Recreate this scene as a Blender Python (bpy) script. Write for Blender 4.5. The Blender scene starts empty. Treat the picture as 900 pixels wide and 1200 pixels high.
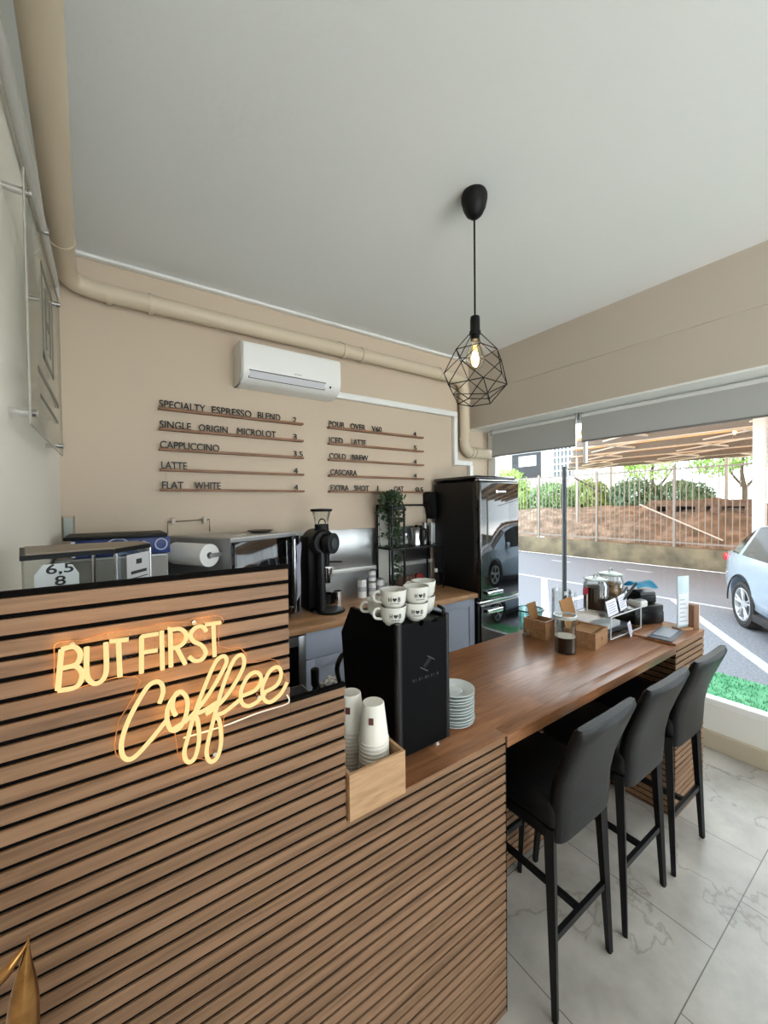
import bpy, bmesh, math, random
from mathutils import Vector, Matrix, Euler
random.seed(7)
PI = math.pi
S = bpy.context.scene
COL = S.collection

# ------------------------------------------------------------------ camera
EYE = 1.75
cd = bpy.data.cameras.new('camera')
cd.sensor_fit = 'HORIZONTAL'; cd.sensor_width = 36.0
cd.lens = 461.99 / 900.0 * 36.0
cd.clip_start = 0.02; cd.clip_end = 300
cam = bpy.data.objects.new('camera', cd); COL.objects.link(cam)
yaw, pit, rol = math.radians(34.5588), math.radians(-1.1616), math.radians(-0.604)
fw = Vector((math.sin(yaw)*math.cos(pit), math.cos(yaw)*math.cos(pit), math.sin(pit)))
r0 = Vector((math.cos(yaw), -math.sin(yaw), 0)); u0 = r0.cross(fw)
rr = r0*math.cos(rol) + u0*math.sin(rol); uu = u0*math.cos(rol) - r0*math.sin(rol)
M4 = Matrix((( rr.x, uu.x, -fw.x, 0), (rr.y, uu.y, -fw.y, 0), (rr.z, uu.z, -fw.z, EYE), (0, 0, 0, 1)))
cam.matrix_world = M4
S.camera = cam

# ------------------------------------------------------------------ world, light, exposure
S.view_settings.view_transform = 'Standard'
S.view_settings.look = 'None'
S.view_settings.exposure = 0.0
S.view_settings.gamma = 1.0
S.view_settings.use_curve_mapping = False
w = bpy.data.worlds.new('overcast_sky'); S.world = w; w.use_nodes = True
bg = w.node_tree.nodes['Background']
wt = w.node_tree
tcw = wt.nodes.new('ShaderNodeTexCoord'); spw = wt.nodes.new('ShaderNodeSeparateXYZ'); rmp = wt.nodes.new('ShaderNodeValToRGB')
wt.links.new(tcw.outputs['Generated'], spw.inputs[0]); mrw = wt.nodes.new('ShaderNodeMapRange'); mrw.inputs[1].default_value = -0.2; mrw.inputs[2].default_value = 0.2
wt.links.new(spw.outputs['Z'], mrw.inputs[0]); wt.links.new(mrw.outputs[0], rmp.inputs[0])
rmp.color_ramp.elements[0].position = 0.40; rmp.color_ramp.elements[0].color = (0.92, 0.905, 0.89, 1)     # glow below the horizon, added to brighten the ceiling
rmp.color_ramp.elements[1].position = 0.52; rmp.color_ramp.elements[1].color = (0.46, 0.49, 0.52, 1)     # overcast sky
wt.links.new(rmp.outputs[0], bg.inputs[0])
bg.inputs[1].default_value = 10.0

def area(name, loc, rot, sx, sy, power, col=(1, 1, 1)):
    l = bpy.data.lights.new(name, 'AREA'); l.shape = 'RECTANGLE'; l.size = sx; l.size_y = sy
    l.energy = power; l.color = col
    o = bpy.data.objects.new(name, l); COL.objects.link(o); o.location = loc; o.rotation_euler = rot
    return o
# two fill lights added behind the photographer to brighten the interior
area('added_fill_light', (1.0, -1.7, 3.17), (0, 0, 0), 1.1, 0.55, 6, (1.0, 0.98, 0.96))
area('added_fill_light', (2.4, -1.7, 3.17), (0, 0, 0), 1.1, 0.55, 6, (1.0, 0.98, 0.96))

# ------------------------------------------------------------------ materials
def lin(c):
    o = []
    for v in c[:3]:
        v = v/255.0
        o.append(v/12.92 if v <= 0.04045 else ((v+0.055)/1.055)**2.4)
    return (*o, 1)
MATS = {}
def M(name, col=(200, 200, 200), rough=0.5, metal=0.0, spec=0.5, trans=0.0, ior=1.45, emit=None, es=0.0, coat=0.0, noise=None, bump=None, alpha=None):
    if name in MATS: return MATS[name]
    m = bpy.data.materials.new(name); m.use_nodes = True
    nt = m.node_tree; b = nt.nodes['Principled BSDF']
    b.inputs['Base Color'].default_value = lin(col); b.inputs['Roughness'].default_value = rough
    b.inputs['Metallic'].default_value = metal; b.inputs['Specular IOR Level'].default_value = spec
    b.inputs['Transmission Weight'].default_value = trans; b.inputs['IOR'].default_value = ior
    b.inputs['Coat Weight'].default_value = coat
    if emit: b.inputs['Emission Color'].default_value = lin(emit); b.inputs['Emission Strength'].default_value = es
    if noise:   # (scale, second colour)
        tc = nt.nodes.new('ShaderNodeTexCoord'); n = nt.nodes.new('ShaderNodeTexNoise')
        n.inputs['Scale'].default_value = noise[0]; n.inputs['Detail'].default_value = 6
        r = nt.nodes.new('ShaderNodeValToRGB'); r.color_ramp.elements[0].color = lin(col); r.color_ramp.elements[1].color = lin(noise[1])
        r.color_ramp.elements[0].position = 0.35; r.color_ramp.elements[1].position = 0.65
        nt.links.new(tc.outputs['Object'], n.inputs['Vector']); nt.links.new(n.outputs['Fac'], r.inputs[0]); nt.links.new(r.outputs[0], b.inputs['Base Color'])
    if bump:    # (scale, strength)
        tc = nt.nodes.new('ShaderNodeTexCoord'); n = nt.nodes.new('ShaderNodeTexNoise'); n.inputs['Scale'].default_value = bump[0]; n.inputs['Detail'].default_value = 4
        bp = nt.nodes.new('ShaderNodeBump'); bp.inputs['Strength'].default_value = bump[1]; bp.inputs['Distance'].default_value = 0.01
        nt.links.new(tc.outputs['Object'], n.inputs['Vector']); nt.links.new(n.outputs['Fac'], bp.inputs['Height']); nt.links.new(bp.outputs[0], b.inputs['Normal'])
    MATS[name] = m
    return m

def wood(name, a, b, c, scale=(1.2, 30, 30), rough=0.45, planks=None, spec=0.35):
    m = bpy.data.materials.new(name); m.use_nodes = True; nt = m.node_tree; B = nt.nodes['Principled BSDF']
    tc = nt.nodes.new('ShaderNodeTexCoord'); mp = nt.nodes.new('ShaderNodeMapping'); mp.inputs['Scale'].default_value = scale
    n = nt.nodes.new('ShaderNodeTexNoise'); n.inputs['Scale'].default_value = 2.0; n.inputs['Detail'].default_value = 8; n.inputs['Roughness'].default_value = 0.65
    n.inputs['Distortion'].default_value = 0.6
    r = nt.nodes.new('ShaderNodeValToRGB'); e = r.color_ramp.elements
    e[0].color = lin(a); e[0].position = 0.28; e[1].color = lin(c); e[1].position = 0.75
    k = e.new(0.5); k.color = lin(b)
    nt.links.new(tc.outputs['Object'], mp.inputs[0]); nt.links.new(mp.outputs[0], n.inputs['Vector']); nt.links.new(n.outputs['Fac'], r.inputs[0])
    out = r.outputs[0]
    if planks:
        br = nt.nodes.new('ShaderNodeTexBrick'); br.inputs['Scale'].default_value = 1.0
        br.inputs['Brick Width'].default_value = planks[0]; br.inputs['Row Height'].default_value = planks[1]; br.inputs['Mortar Size'].default_value = 0.0
        br.inputs['Color1'].default_value = (0.72, 0.72, 0.72, 1); br.inputs['Color2'].default_value = (1.1, 1.1, 1.1, 1); br.inputs['Bias'].default_value = 0.0
        nt.links.new(tc.outputs['Object'], br.inputs['Vector'])
        mx = nt.nodes.new('ShaderNodeMix'); mx.data_type = 'RGBA'; mx.blend_type = 'MULTIPLY'; mx.inputs[0].default_value = 1.0
        nt.links.new(out, mx.inputs[6]); nt.links.new(br.outputs['Color'], mx.inputs[7]); out = mx.outputs[2]
    nt.links.new(out, B.inputs['Base Color'])
    B.inputs['Roughness'].default_value = rough; B.inputs['Specular IOR Level'].default_value = spec
    MATS[name] = m
    return m

def pane_mat(name, tint=(0.93, 0.97, 0.97), gloss=0.09):
    m = bpy.data.materials.new(name); m.use_nodes = True; nt = m.node_tree
    for n in list(nt.nodes):
        if n.type != 'OUTPUT_MATERIAL': nt.nodes.remove(n)
    o = [n for n in nt.nodes if n.type == 'OUTPUT_MATERIAL'][0]
    t = nt.nodes.new('ShaderNodeBsdfTransparent'); t.inputs[0].default_value = (*tint, 1)
    g = nt.nodes.new('ShaderNodeBsdfGlossy'); g.inputs['Roughness'].default_value = 0.02
    mx = nt.nodes.new('ShaderNodeMixShader'); lw = nt.nodes.new('ShaderNodeLayerWeight'); lw.inputs[0].default_value = 0.25
    ml = nt.nodes.new('ShaderNodeMath'); ml.operation = 'MULTIPLY_ADD'; ml.inputs[1].default_value = 0.5 if gloss > 0 else 0.06; ml.inputs[2].default_value = gloss*0.3
    nt.links.new(lw.outputs['Fresnel'], ml.inputs[0]); nt.links.new(ml.outputs[0], mx.inputs[0])
    nt.links.new(t.outputs[0], mx.inputs[1]); nt.links.new(g.outputs[0], mx.inputs[2]); nt.links.new(mx.outputs[0], o.inputs[0])
    MATS[name] = m
    return m

def marble():
    m = bpy.data.materials.new('marble_tile'); m.use_nodes = True; nt = m.node_tree; B = nt.nodes['Principled BSDF']; L = nt.links.new
    tc = nt.nodes.new('ShaderNodeTexCoord')
    n = nt.nodes.new('ShaderNodeTexNoise'); n.inputs['Scale'].default_value = 3.2; n.inputs['Detail'].default_value = 9; n.inputs['Roughness'].default_value = 0.62
    L(tc.outputs['Object'], n.inputs['Vector'])
    r = nt.nodes.new('ShaderNodeValToRGB'); e = r.color_ramp.elements
    e[0].position = 0.3; e[0].color = lin((152, 147, 139)); e[1].position = 0.72; e[1].color = lin((196, 192, 184)); L(n.outputs['Fac'], r.inputs[0])
    # veins
    n2 = nt.nodes.new('ShaderNodeTexNoise'); n2.inputs['Scale'].default_value = 1.3; n2.inputs['Detail'].default_value = 6; n2.inputs['Distortion'].default_value = 0.35
    L(tc.outputs['Object'], n2.inputs['Vector'])
    v = nt.nodes.new('ShaderNodeValToRGB'); q = v.color_ramp.elements
    q[0].position = 0.494; q[0].color = (1, 1, 1, 1); q[1].position = 0.506; q[1].color = (1, 1, 1, 1)
    k = q.new(0.5); k.color = (0.5, 0.46, 0.4, 1)
    L(n2.outputs['Fac'], v.inputs[0])
    mx = nt.nodes.new('ShaderNodeMix'); mx.data_type = 'RGBA'; mx.blend_type = 'MULTIPLY'; mx.inputs[0].default_value = 0.6
    L(r.outputs[0], mx.inputs[6]); L(v.outputs[0], mx.inputs[7])
    br = nt.nodes.new('ShaderNodeTexBrick'); br.inputs['Scale'].default_value = 1.0; br.inputs['Brick Width'].default_value = 0.66; br.inputs['Row Height'].default_value = 0.66
    br.inputs['Mortar Size'].default_value = 0.0022; br.inputs['Mortar Smooth'].default_value = 0.2
    br.inputs['Color1'].default_value = (0.93, 0.93, 0.93, 1); br.inputs['Color2'].default_value = (1, 1, 1, 1); br.inputs['Mortar'].default_value = (0.3, 0.28, 0.25, 1)
    mp = nt.nodes.new('ShaderNodeMapping'); mp.inputs['Location'].default_value = (-1.235+0.33, -0.516, 0)
    L(tc.outputs['Object'], mp.inputs[0]); L(mp.outputs[0], br.inputs['Vector'])
    m2 = nt.nodes.new('ShaderNodeMix'); m2.data_type = 'RGBA'; m2.blend_type = 'MULTIPLY'; m2.inputs[0].default_value = 1
    L(mx.outputs[2], m2.inputs[6]); L(br.outputs['Color'], m2.inputs[7]); L(m2.outputs[2], B.inputs['Base Color'])
    B.inputs['Roughness'].default_value = 0.28; B.inputs['Specular IOR Level'].default_value = 0.45
    return m

wall_p = M('wall_paint', (203, 186, 166), 0.75, bump=(60, 0.12))
wall_l = M('side_wall_paint', (236, 231, 219), 0.75, bump=(60, 0.12))
lintel_p = M('lintel_paint', (192, 181, 168), 0.8, bump=(60, 0.1))
ceil_p = M('ceiling_paint', (232, 234, 234), 0.85, bump=(14, 0.25))
white_p = M('white_gloss', (236, 236, 234), 0.35)
white_m = M('white_matt', (232, 230, 224), 0.6)
pipe_p = M('pipe_paint', (210, 195, 172), 0.45)
black = M('matt_black', (10, 10, 11), 0.5, spec=0.3)
blackm = M('black_metal', (13, 13, 14), 0.42, spec=0.3)
blackg = M('black_gloss', (8, 8, 9), 0.06, coat=0.6)
fridge_m = M('fridge_enamel', (10, 10, 11), 0.04, coat=1.0, spec=0.8)
coal = M('espresso_black', (5, 5, 7), 0.5, spec=0.1)
coald = M('espresso_dark', (5, 5, 6), 0.5, spec=0.2)
chrome = M('chrome', (222, 222, 224), 0.12, 1.0)
steel = M('brushed_steel', (176, 176, 176), 0.3, 1.0)
steel_d = M('satin_steel', (150, 150, 150), 0.42, 0.9)
slat_w = wood('slat_walnut', (92, 68, 49), (126, 95, 70), (148, 115, 88), (1.4, 26, 26), 0.5)
top_w = wood('worktop_walnut', (112, 72, 46), (142, 96, 64), (164, 116, 80), (2.4, 26, 26), 0.3, planks=(0.55, 0.09), spec=0.5)
back_w = wood('back_worktop_oak', (150, 108, 74), (176, 132, 94), (196, 152, 112), (2.4, 26, 26), 0.35, planks=(0.5, 0.08))
ledge_w = wood('ledge_wood', (112, 78, 58), (140, 102, 78), (160, 122, 94), (3, 40, 40), 0.5)
box_w = wood('pale_box_wood', (150, 116, 84), (176, 140, 104), (192, 158, 122), (3, 26, 26), 0.5)
box_d = wood('tan_box_wood', (132, 96, 66), (158, 118, 84), (176, 138, 102), (3, 26, 26), 0.5)
kraft = M('kraft_card', (150, 108, 66), 0.8)
leather = M('black_leather', (13, 13, 15), 0.42, spec=0.35, bump=(140, 0.15))
greyblue = M('grey_blue_lacquer', (160, 166, 182), 0.45)
ceramic = M('cream_ceramic', (208, 207, 200), 0.25)
ceramic_w = M('pale_grey_ceramic', (206, 214, 214), 0.18)
paper = M('paper_white', (236, 236, 234), 0.7)
cupcard = M('paper_cup_card', (226, 222, 212), 0.55)
print_d = M('print_dark', (40, 40, 44), 0.6)
glass = M('clear_glass', (246, 250, 250), 0.02, trans=1.0, ior=1.3)
plate_a = pane_mat('sign_acrylic', (0.97, 0.97, 0.96), 0.0)
acrylic = pane_mat('clear_acrylic', (0.95, 0.96, 0.95), 0.08)
pane = pane_mat('window_pane', (0.96, 0.985, 0.985), 0.06)
teal_p = pane_mat('aqua_plastic', (0.72, 0.88, 0.86), 0.3)
coffee = M('dark_coffee', (8, 4, 3), 0.3, spec=.2)
beans = M('coffee_beans', (22, 12, 9), 0.6, spec=.2, noise=(60, (52, 32, 20)))
cookies = M('biscuits', (176, 132, 84), 0.7, noise=(26, (84, 54, 30)))
tube_e = M('neon_tube', (60, 44, 24), 0.5, spec=.2, emit=(255, 218, 150), es=1.12)
rubber = M('rubber', (20, 20, 20), 0.8)
brass = M('polished_brass', (168, 124, 74), 0.22, 1.0, noise=(40, (120, 84, 46)))
leaf_d = M('dark_leaf', (34, 52, 30), 0.5, noise=(9, (52, 76, 42)))
blue_print = M('blue_print', (16, 30, 84), 0.4, noise=(14, (28, 54, 122)))
letter_m = M('letter_black', (20, 19, 19), 0.5)
fabric_b = M('blind_fabric', (196, 197, 196), 0.85)
def _tl(m, col, k):
    nt = m.node_tree; tr = nt.nodes.new('ShaderNodeBsdfTranslucent'); tr.inputs[0].default_value = lin(col)
    mx = nt.nodes.new('ShaderNodeMixShader'); mx.inputs[0].default_value = k
    o = [n for n in nt.nodes if n.type == 'OUTPUT_MATERIAL'][0]
    nt.links.new(nt.nodes['Principled BSDF'].outputs[0], mx.inputs[1]); nt.links.new(tr.outputs[0], mx.inputs[2]); nt.links.new(mx.outputs[0], o.inputs[0])
_tl(fabric_b, (140, 141, 140), .24)
red_p = M('red_plastic', (150, 26, 34), 0.4)
aqua = M('blue_paper', (60, 168, 206), 0.6)
grey_pl = M('grey_plastic', (170, 172, 174), 0.45)

# ------------------------------------------------------------------ mesh helpers
class B:
    """collects shapes in a bmesh"""
    def __init__(s): s.bm = bmesh.new()
    def box(s, x0, x1, y0, y1, z0, z1, bev=0.0, seg=2, mat=None):
        r = bmesh.ops.create_cube(s.bm, size=1.0)['verts']
        for v in r:
            v.co = Vector((x0+(v.co.x+.5)*(x1-x0), y0+(v.co.y+.5)*(y1-y0), z0+(v.co.z+.5)*(z1-z0)))
        if bev > 0:
            es = list({e for v in r for e in v.link_edges})
            r2 = bmesh.ops.bevel(s.bm, geom=es, offset=bev, segments=seg, affect='EDGES', profile=0.5)
            r = list({v for f in r2['faces'] for v in f.verts} | {v for v in r if v.is_valid})
        if mat is not None:
            for v in r: v.co = mat @ v.co
        return s
    def lathe(s, prof, n=24, c=(0, 0, 0), mat=None, caps=True):
        """prof: [(r, z)] revolved about z"""
        rings = []
        T = mat if mat is not None else Matrix.Translation(c)
        for r, z in prof:
            if r < 1e-6: rings.append([s.bm.verts.new(T @ Vector((0, 0, z)))])
            else: rings.append([s.bm.verts.new(T @ Vector((r*math.cos(2*PI*i/n), r*math.sin(2*PI*i/n), z))) for i in range(n)])
        for a, b in zip(rings, rings[1:]):
            for i in range(n):
                j = (i+1) % n
                if len(a) == 1 and len(b) == 1: continue
                if len(a) == 1: s.bm.faces.new((a[0], b[j], b[i])) if False else s.bm.faces.new((a[0], b[i], b[j])[::-1])
                elif len(b) == 1: s.bm.faces.new((a[i], a[j], b[0]))
                else: s.bm.faces.new((a[i], a[j], b[j], b[i]))
        if caps:
            if len(rings[0]) > 1: s.bm.faces.new(rings[0][::-1])
            if len(rings[-1]) > 1: s.bm.faces.new(rings[-1])
        return s
    def cyl(s, p, q, r, r2=None, n=16, caps=True):
        p = Vector(p); q = Vector(q); d = q-p
        T = Matrix.Translation(p) @ d.to_track_quat('Z', 'Y').to_matrix().to_4x4()
        return s.lathe([(r, 0), (r if r2 is None else r2, d.length)], n, mat=T, caps=caps)
    def tube(s, pts, r, n=8, closed=False, taper=None):
        P = [Vector(p) for p in pts]; N = len(P); rings = []
        up = None
        for i in range(N):
            a = P[(i-1) % N] if (closed or i > 0) else P[i]
            b = P[(i+1) % N] if (closed or i < N-1) else P[i]
            t = (b-a).normalized()
            if up is None:
                up = Vector((0, 0, 1)) if abs(t.z) < 0.9 else Vector((1, 0, 0))
            u = (up - t*up.dot(t)).normalized(); v = t.cross(u); up = u
            rad = r if taper is None else r*(1+(taper-1)*i/max(1, N-1))
            rings.append([s.bm.verts.new(P[i] + (u*math.cos(2*PI*k/n) + v*math.sin(2*PI*k/n))*rad) for k in range(n)])
        rng = range(N) if closed else range(N-1)
        for i in rng:
            a, b = rings[i], rings[(i+1) % N]
            for k in range(n):
                s.bm.faces.new((a[k], a[(k+1) % n], b[(k+1) % n], b[k]))
        if not closed:
            s.bm.faces.new(rings[0][::-1]); s.bm.faces.new(rings[-1])
        return s
    def prism(s, poly, axis, a, b):
        """poly: 2-D outline; extruded from a to b along axis. axis 'y': (x,z); 'x': (y,z); 'z': (x,y)"""
        def P(u, v, t):
            return {'y': (u, t, v), 'x': (t, u, v), 'z': (u, v, t)}[axis]
        lo = [s.bm.verts.new(P(u, v, a)) for u, v in poly]; hi = [s.bm.verts.new(P(u, v, b)) for u, v in poly]
        n = len(poly)
        s.bm.faces.new(lo); s.bm.faces.new(hi[::-1])
        for i in range(n):
            s.bm.faces.new((lo[i], hi[i], hi[(i+1) % n], lo[(i+1) % n]))
        bmesh.ops.recalc_face_normals(s.bm, faces=s.bm.faces)
        return s
    def sphere(s, c, r, sc=(1, 1, 1), u=16, v=10):
        T = Matrix.Translation(c) @ Matrix.Diagonal((*sc, 1))
        bmesh.ops.create_uvsphere(s.bm, u_segments=u, v_segments=v, radius=r, matrix=T); return s
    def quad(s, *ps):
        s.bm.faces.new([s.bm.verts.new(p) for p in ps]); return s
    def xf(s, mat):
        bmesh.ops.transform(s.bm, matrix=mat, verts=s.bm.verts); return s
    def text(s, string, width=None, height=0.05, depth=0.004, mat=Matrix()):
        cu = bpy.data.curves.new('t', 'FONT'); cu.body = string; cu.size = 1.0; cu.extrude = 0.5; cu.resolution_u = 3; cu.bevel_depth = 0.013; cu.bevel_resolution = 0
        ob = bpy.data.objects.new('t', cu)
        me = bpy.data.meshes.new_from_object(ob)
        xs = [v.co.x for v in me.vertices]; ys = [v.co.y for v in me.vertices]
        x0, x1, y0, y1 = min(xs), max(xs), min(ys), max(ys)
        sy = height/(y1-y0); sx = sy if width is None else width/(x1-x0)
        for v in me.vertices:
            v.co = mat @ Vector(((v.co.x-x0)*sx, (v.co.y-y0)*sy, v.co.z*depth))
        s.bm.from_mesh(me)
        bpy.data.objects.remove(ob); bpy.data.curves.remove(cu); bpy.data.meshes.remove(me)
        return s

FLATY = Matrix.Rotation(PI/2, 4, 'X')      # text plane upright, facing -Y

def obj(name, b, mat, parent=None, world=True, smooth=35, loc=None):
    """link the bmesh as ONE object; world: vertices are in world space and get shifted to the parent's base"""
    me = bpy.data.meshes.new(name)
    if parent is not None and world:
        b.bm.transform(base_of(parent).inverted())
    b.bm.to_mesh(me); b.bm.free()
    if smooth:
        for p in me.polygons: p.use_smooth = True
        me.set_sharp_from_angle(angle=math.radians(smooth))
    me.materials.append(mat)
    o = bpy.data.objects.new(name, me); COL.objects.link(o)
    if parent is not None: o.parent = parent
    if loc is not None: o.location = loc
    return o
def base_of(o):
    m = o.matrix_basis.copy()
    while o.parent is not None:
        o = o.parent; m = o.matrix_basis @ m
    return m
def tag(o, label, cat, group=None, kind=None):
    if label: o['label'] = label
    if cat: o['category'] = cat
    if group: o['group'] = group
    if kind: o['kind'] = kind
    return o
def thing(name, label, cat, loc=(0, 0, 0), rz=0.0, group=None):
    o = bpy.data.objects.new(name, None); COL.objects.link(o)
    o.empty_display_size = 0.05; o.location = loc; o.rotation_euler = (0, 0, rz)
    return tag(o, label, cat, group)
def struct(name, b, mat, smooth=None, parent=None):
    o = obj(name, b, mat, parent, smooth=smooth)
    if parent is None: o['kind'] = 'structure'
    return o
def dup(root, loc, rz=None, label=None):
    r = root.copy(); COL.objects.link(r); r.location = loc
    if rz is not None: r.rotation_euler = (r.rotation_euler[0], r.rotation_euler[1], rz)
    if label: r['label'] = label
    for ch in list(root.children):
        c = ch.copy(); COL.objects.link(c); c.parent = r
        for g in list(ch.children):
            d = g.copy(); COL.objects.link(d); d.parent = c
    return r
def T(x=0, y=0, z=0): return Matrix.Translation((x, y, z))
def RZ(a): return Matrix.Rotation(a, 4, 'Z')
def RX(a): return Matrix.Rotation(a, 4, 'X')
def RY(a): return Matrix.Rotation(a, 4, 'Y')
def spline(pts, n=6, closed=False):
    P = [Vector(p) for p in pts]; out = []; N = len(P)
    rng = range(N) if closed else range(N-1)
    for i in rng:
        g = lambda k: P[k % N] if closed else P[max(0, min(N-1, k))]
        p0, p1, p2, p3 = g(i-1), g(i), g(i+1), g(i+2)
        for k in range(n):
            t = k/n
            out.append(0.5*((2*p1)+(-p0+p2)*t+(2*p0-5*p1+4*p2-p3)*t*t+(-p0+3*p1-3*p2+p3)*t*t*t))
    if not closed: out.append(P[-1])
    return out

# ================================================================== SETTING
ZC = 3.27          # ceiling
YB = 3.0           # menu wall
XL = -0.25         # side wall
XR = 3.2           # lintel plane
XG = 3.5           # window plane
YF = -3.4          # wall behind the photographer
marb = marble()
struct('floor', B().box(XL-.12, 3.6, YF-.1, YB+.12, -.12, 0), marb)
struct('ceiling', B().box(XL-.12, 3.7, YF-.1, YB+.12, ZC, ZC+.15), ceil_p)
struct('wall_left', B().box(XL-.12, XL, YF-.1, YB+.12, 0, ZC), wall_l)
struct('wall_back', B().box(XL, 3.7, YB, YB+.12, 0, ZC), wall_p)
# lintel above the shop window, with the shallow step of the upper beam
struct('wall_right', B().prism([(XR, 2.55), (3.7, 2.55), (3.7, ZC), (XR-.012, ZC), (XR-.012, 2.905), (XR, 2.9)], 'y', YF, YB), lintel_p)
# wall behind the photographer: a big shop opening
fr = B().box(XL, 3.7, YF-.1, YF, 3.05, ZC).box(XL, -.15, YF-.1, YF, 0, 3.05).box(3.45, 3.7, YF-.1, YF, 0, 3.05)
struct('wall_front', fr, wall_p)
w2 = B().box(-.15, 3.45, YF-.08, YF-.02, 0, .08).box(-.15, 3.45, YF-.08, YF-.02, 2.97, 3.05)
for x in (-.15, 1.02, 2.2, 3.39): w2.box(x, x+.06, YF-.08, YF-.02, .08, 2.97)
wn = struct('window_2', w2, white_p)
struct('window_pane', B().box(-.09, 3.39, YF-.055, YF-.045, .08, 2.97), pane, parent=wn)
# low kerb below the shop window, its sill and skirting
struct('wall_right.001', B().box(3.47, 3.62, YF, YB, -.1, .30), white_m)
struct('baseboard_right', B().box(3.44, 3.47, YF, YB, 0, .12, .004), M('skirting_beige', (190, 178, 156), .5))
# soffit strip / white head rail of the window
struct('trim_1', B().box(XR+.002, 3.62, YF, YB, 2.535, 2.55), white_p)
struct('trim_2', B().box(XL, XR-.012, 2.955, 2.999, ZC-.022, ZC-.001, .006), white_p)
# window frame: bottom rail, head, mullions
wf = B().box(3.47, 3.55, YF, 2.98, .30, .345, .004).box(3.47, 3.55, YF, 2.98, 2.47, 2.535, .004)
wf.box(3.475, 3.545, 2.88, 2.98, .345, 2.47, .004)
wf.box(3.475, 3.545, -1.1, -1.04, .345, 2.47, .004)
wn1 = struct('window_1', wf, white_p)
struct('window_pane', B().box(3.505, 3.513, YF, 2.88, .345, 2.47), pane, parent=wn1)
struct('window_joint', B().box(3.49, 3.53, 1.885, 1.905, 2.1, 2.47), white_p, parent=wn1)

# made-up bodies for the added fill lights, out of view
for x, nm in ((1.0, 'left of the two added fill lamps, unseen behind the photographer'), (2.4, 'added fill lamp nearer the shop window, unseen behind the photographer')):
    t = thing('added_fill_lamp', nm, 'ceiling lamp', (x, -1.7, ZC))
    obj('fill_lamp_frame', B().box(x-.6, x+.6, -2.0, -1.4, ZC-.05, ZC, .005), white_p, t)
    obj('fill_diffuser', B().box(x-.56, x+.56, -1.96, -1.44, ZC-.056, ZC-.05), M('fill_diffuser', (250, 250, 245), .5, emit=(255, 250, 240), es=1.0), t)

# ================================================================== OUTDOORS
G = -0.05
def ground_mat():
    m = M('asphalt', (114, 116, 122), 0.95, spec=.1, noise=(40, (136, 138, 144)), bump=(120, .5))
    return m
gd = struct('ground', B().box(3.6, 12.46, -30, 32, G-.3, G), ground_mat())
paint = M('road_paint', (190, 192, 196), .8, noise=(25, (160, 162, 166)))
def stripe(x0, y0, x1, y1, wd):
    d = Vector((x1-x0, y1-y0, 0)).normalized(); n = Vector((-d.y, d.x, 0))*wd/2
    b = B(); a = Vector((x0, y0, G+.003)); c = Vector((x1, y1, G+.003)); h = Vector((0, 0, -.012))
    ps = [a+n, a-n, c-n, c+n]
    lo = [b.bm.verts.new(p+h) for p in ps]; hi = [b.bm.verts.new(p) for p in ps]
    b.bm.faces.new(hi[::-1])
    for i in range(4): b.bm.faces.new((lo[i], lo[(i+1) % 4], hi[(i+1) % 4], hi[i]))
    bmesh.ops.recalc_face_normals(b.bm, faces=b.bm.faces)
    return obj('parking_line', b, paint, gd, smooth=None)
for k in range(-3, 4):
    y = 2.89+2.62*k
    stripe(8.37, y, 5.55, y-1.88, .13)
stripe(8.42, -6, 8.42, 12, .11)
for y in (4.35, 2.2, 6.5): stripe(11.2, y, 11.2, y+.6, .10)
stripe(6.9, 4.0, 8.36, 4.0, .12)
# artificial grass strip along the window
gr = B().box(3.63, 5.12, -6, 3.4, G, G+.025)
rng = random.Random(3)
for i in range(9000):
    x = rng.uniform(3.64, 5.11); y = rng.uniform(-.6, 3.2)
    a = rng.uniform(0, 6.28); h = rng.uniform(.018, .034); w_ = .006
    dx, dy = math.cos(a)*w_, math.sin(a)*w_
    gr.quad((x-dx, y-dy, G+.02), (x+dx, y+dy, G+.02), (x+dy*2, y-dx*2, G+.02+h))
t = obj('artificial_turf', gr, M('turf_green', (74, 138, 98), .9, spec=.1, noise=(5, (108, 164, 126))), smooth=None)
tag(t, 'bright green artificial grass strip outside below the shop window', 'artificial grass', kind='stuff')

XW = 12.46
t = thing('boundary_wall', 'low weathered concrete wall at the far side of the parking lot', 'wall', (XW+.15, 3, G))
stone = M('weathered_concrete', (98, 90, 76), .95, noise=(2.2, (138, 126, 102)), bump=(18, .6))
bw = B().box(XW, XW+.3, -20, 26, G, .5, .02)
obj('wall_body', bw, stone, t)
# fence on the wall
fm = M('fence_rust_grey', (146, 138, 130), .6)
t = thing('metal_fence', 'rusty grey bar fence standing on the low concrete wall', 'fence', (XW+.15, 3, .5))
XF = XW+.15
for z in (.62, 2.62):
    obj('rail', B().box(XF-.02, XF+.02, -6, 14, z-.02, z+.02), fm, t)
for k, y in enumerate((12.55, 10.5, 8.5, 6.45, 4.36, 2.3, .25, -1.8)):
    obj('post', B().box(XF-.03, XF+.03, y-.03, y+.03, .48, 2.72), fm, t)
    b = B()
    for i in range(1, 15):
        yy = y-i*2.05/15
        b.box(XF-.009, XF+.009, yy-.009, yy+.009, .55, 2.66)
    obj('bar_panel', b, fm, t)
obj('brace', B().cyl((XF-.05, 5.2, 1.66), (XF-.05, 3.3, .75), .02, n=8), M('pale_pipe', (206, 196, 184), .6), t)
obj('brace', B().cyl((XF+.05, 7.2, 2.55), (XF+.05, 6.35, 2.05), .025, n=8), M('dark_brace', (70, 66, 62), .6), t)

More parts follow.
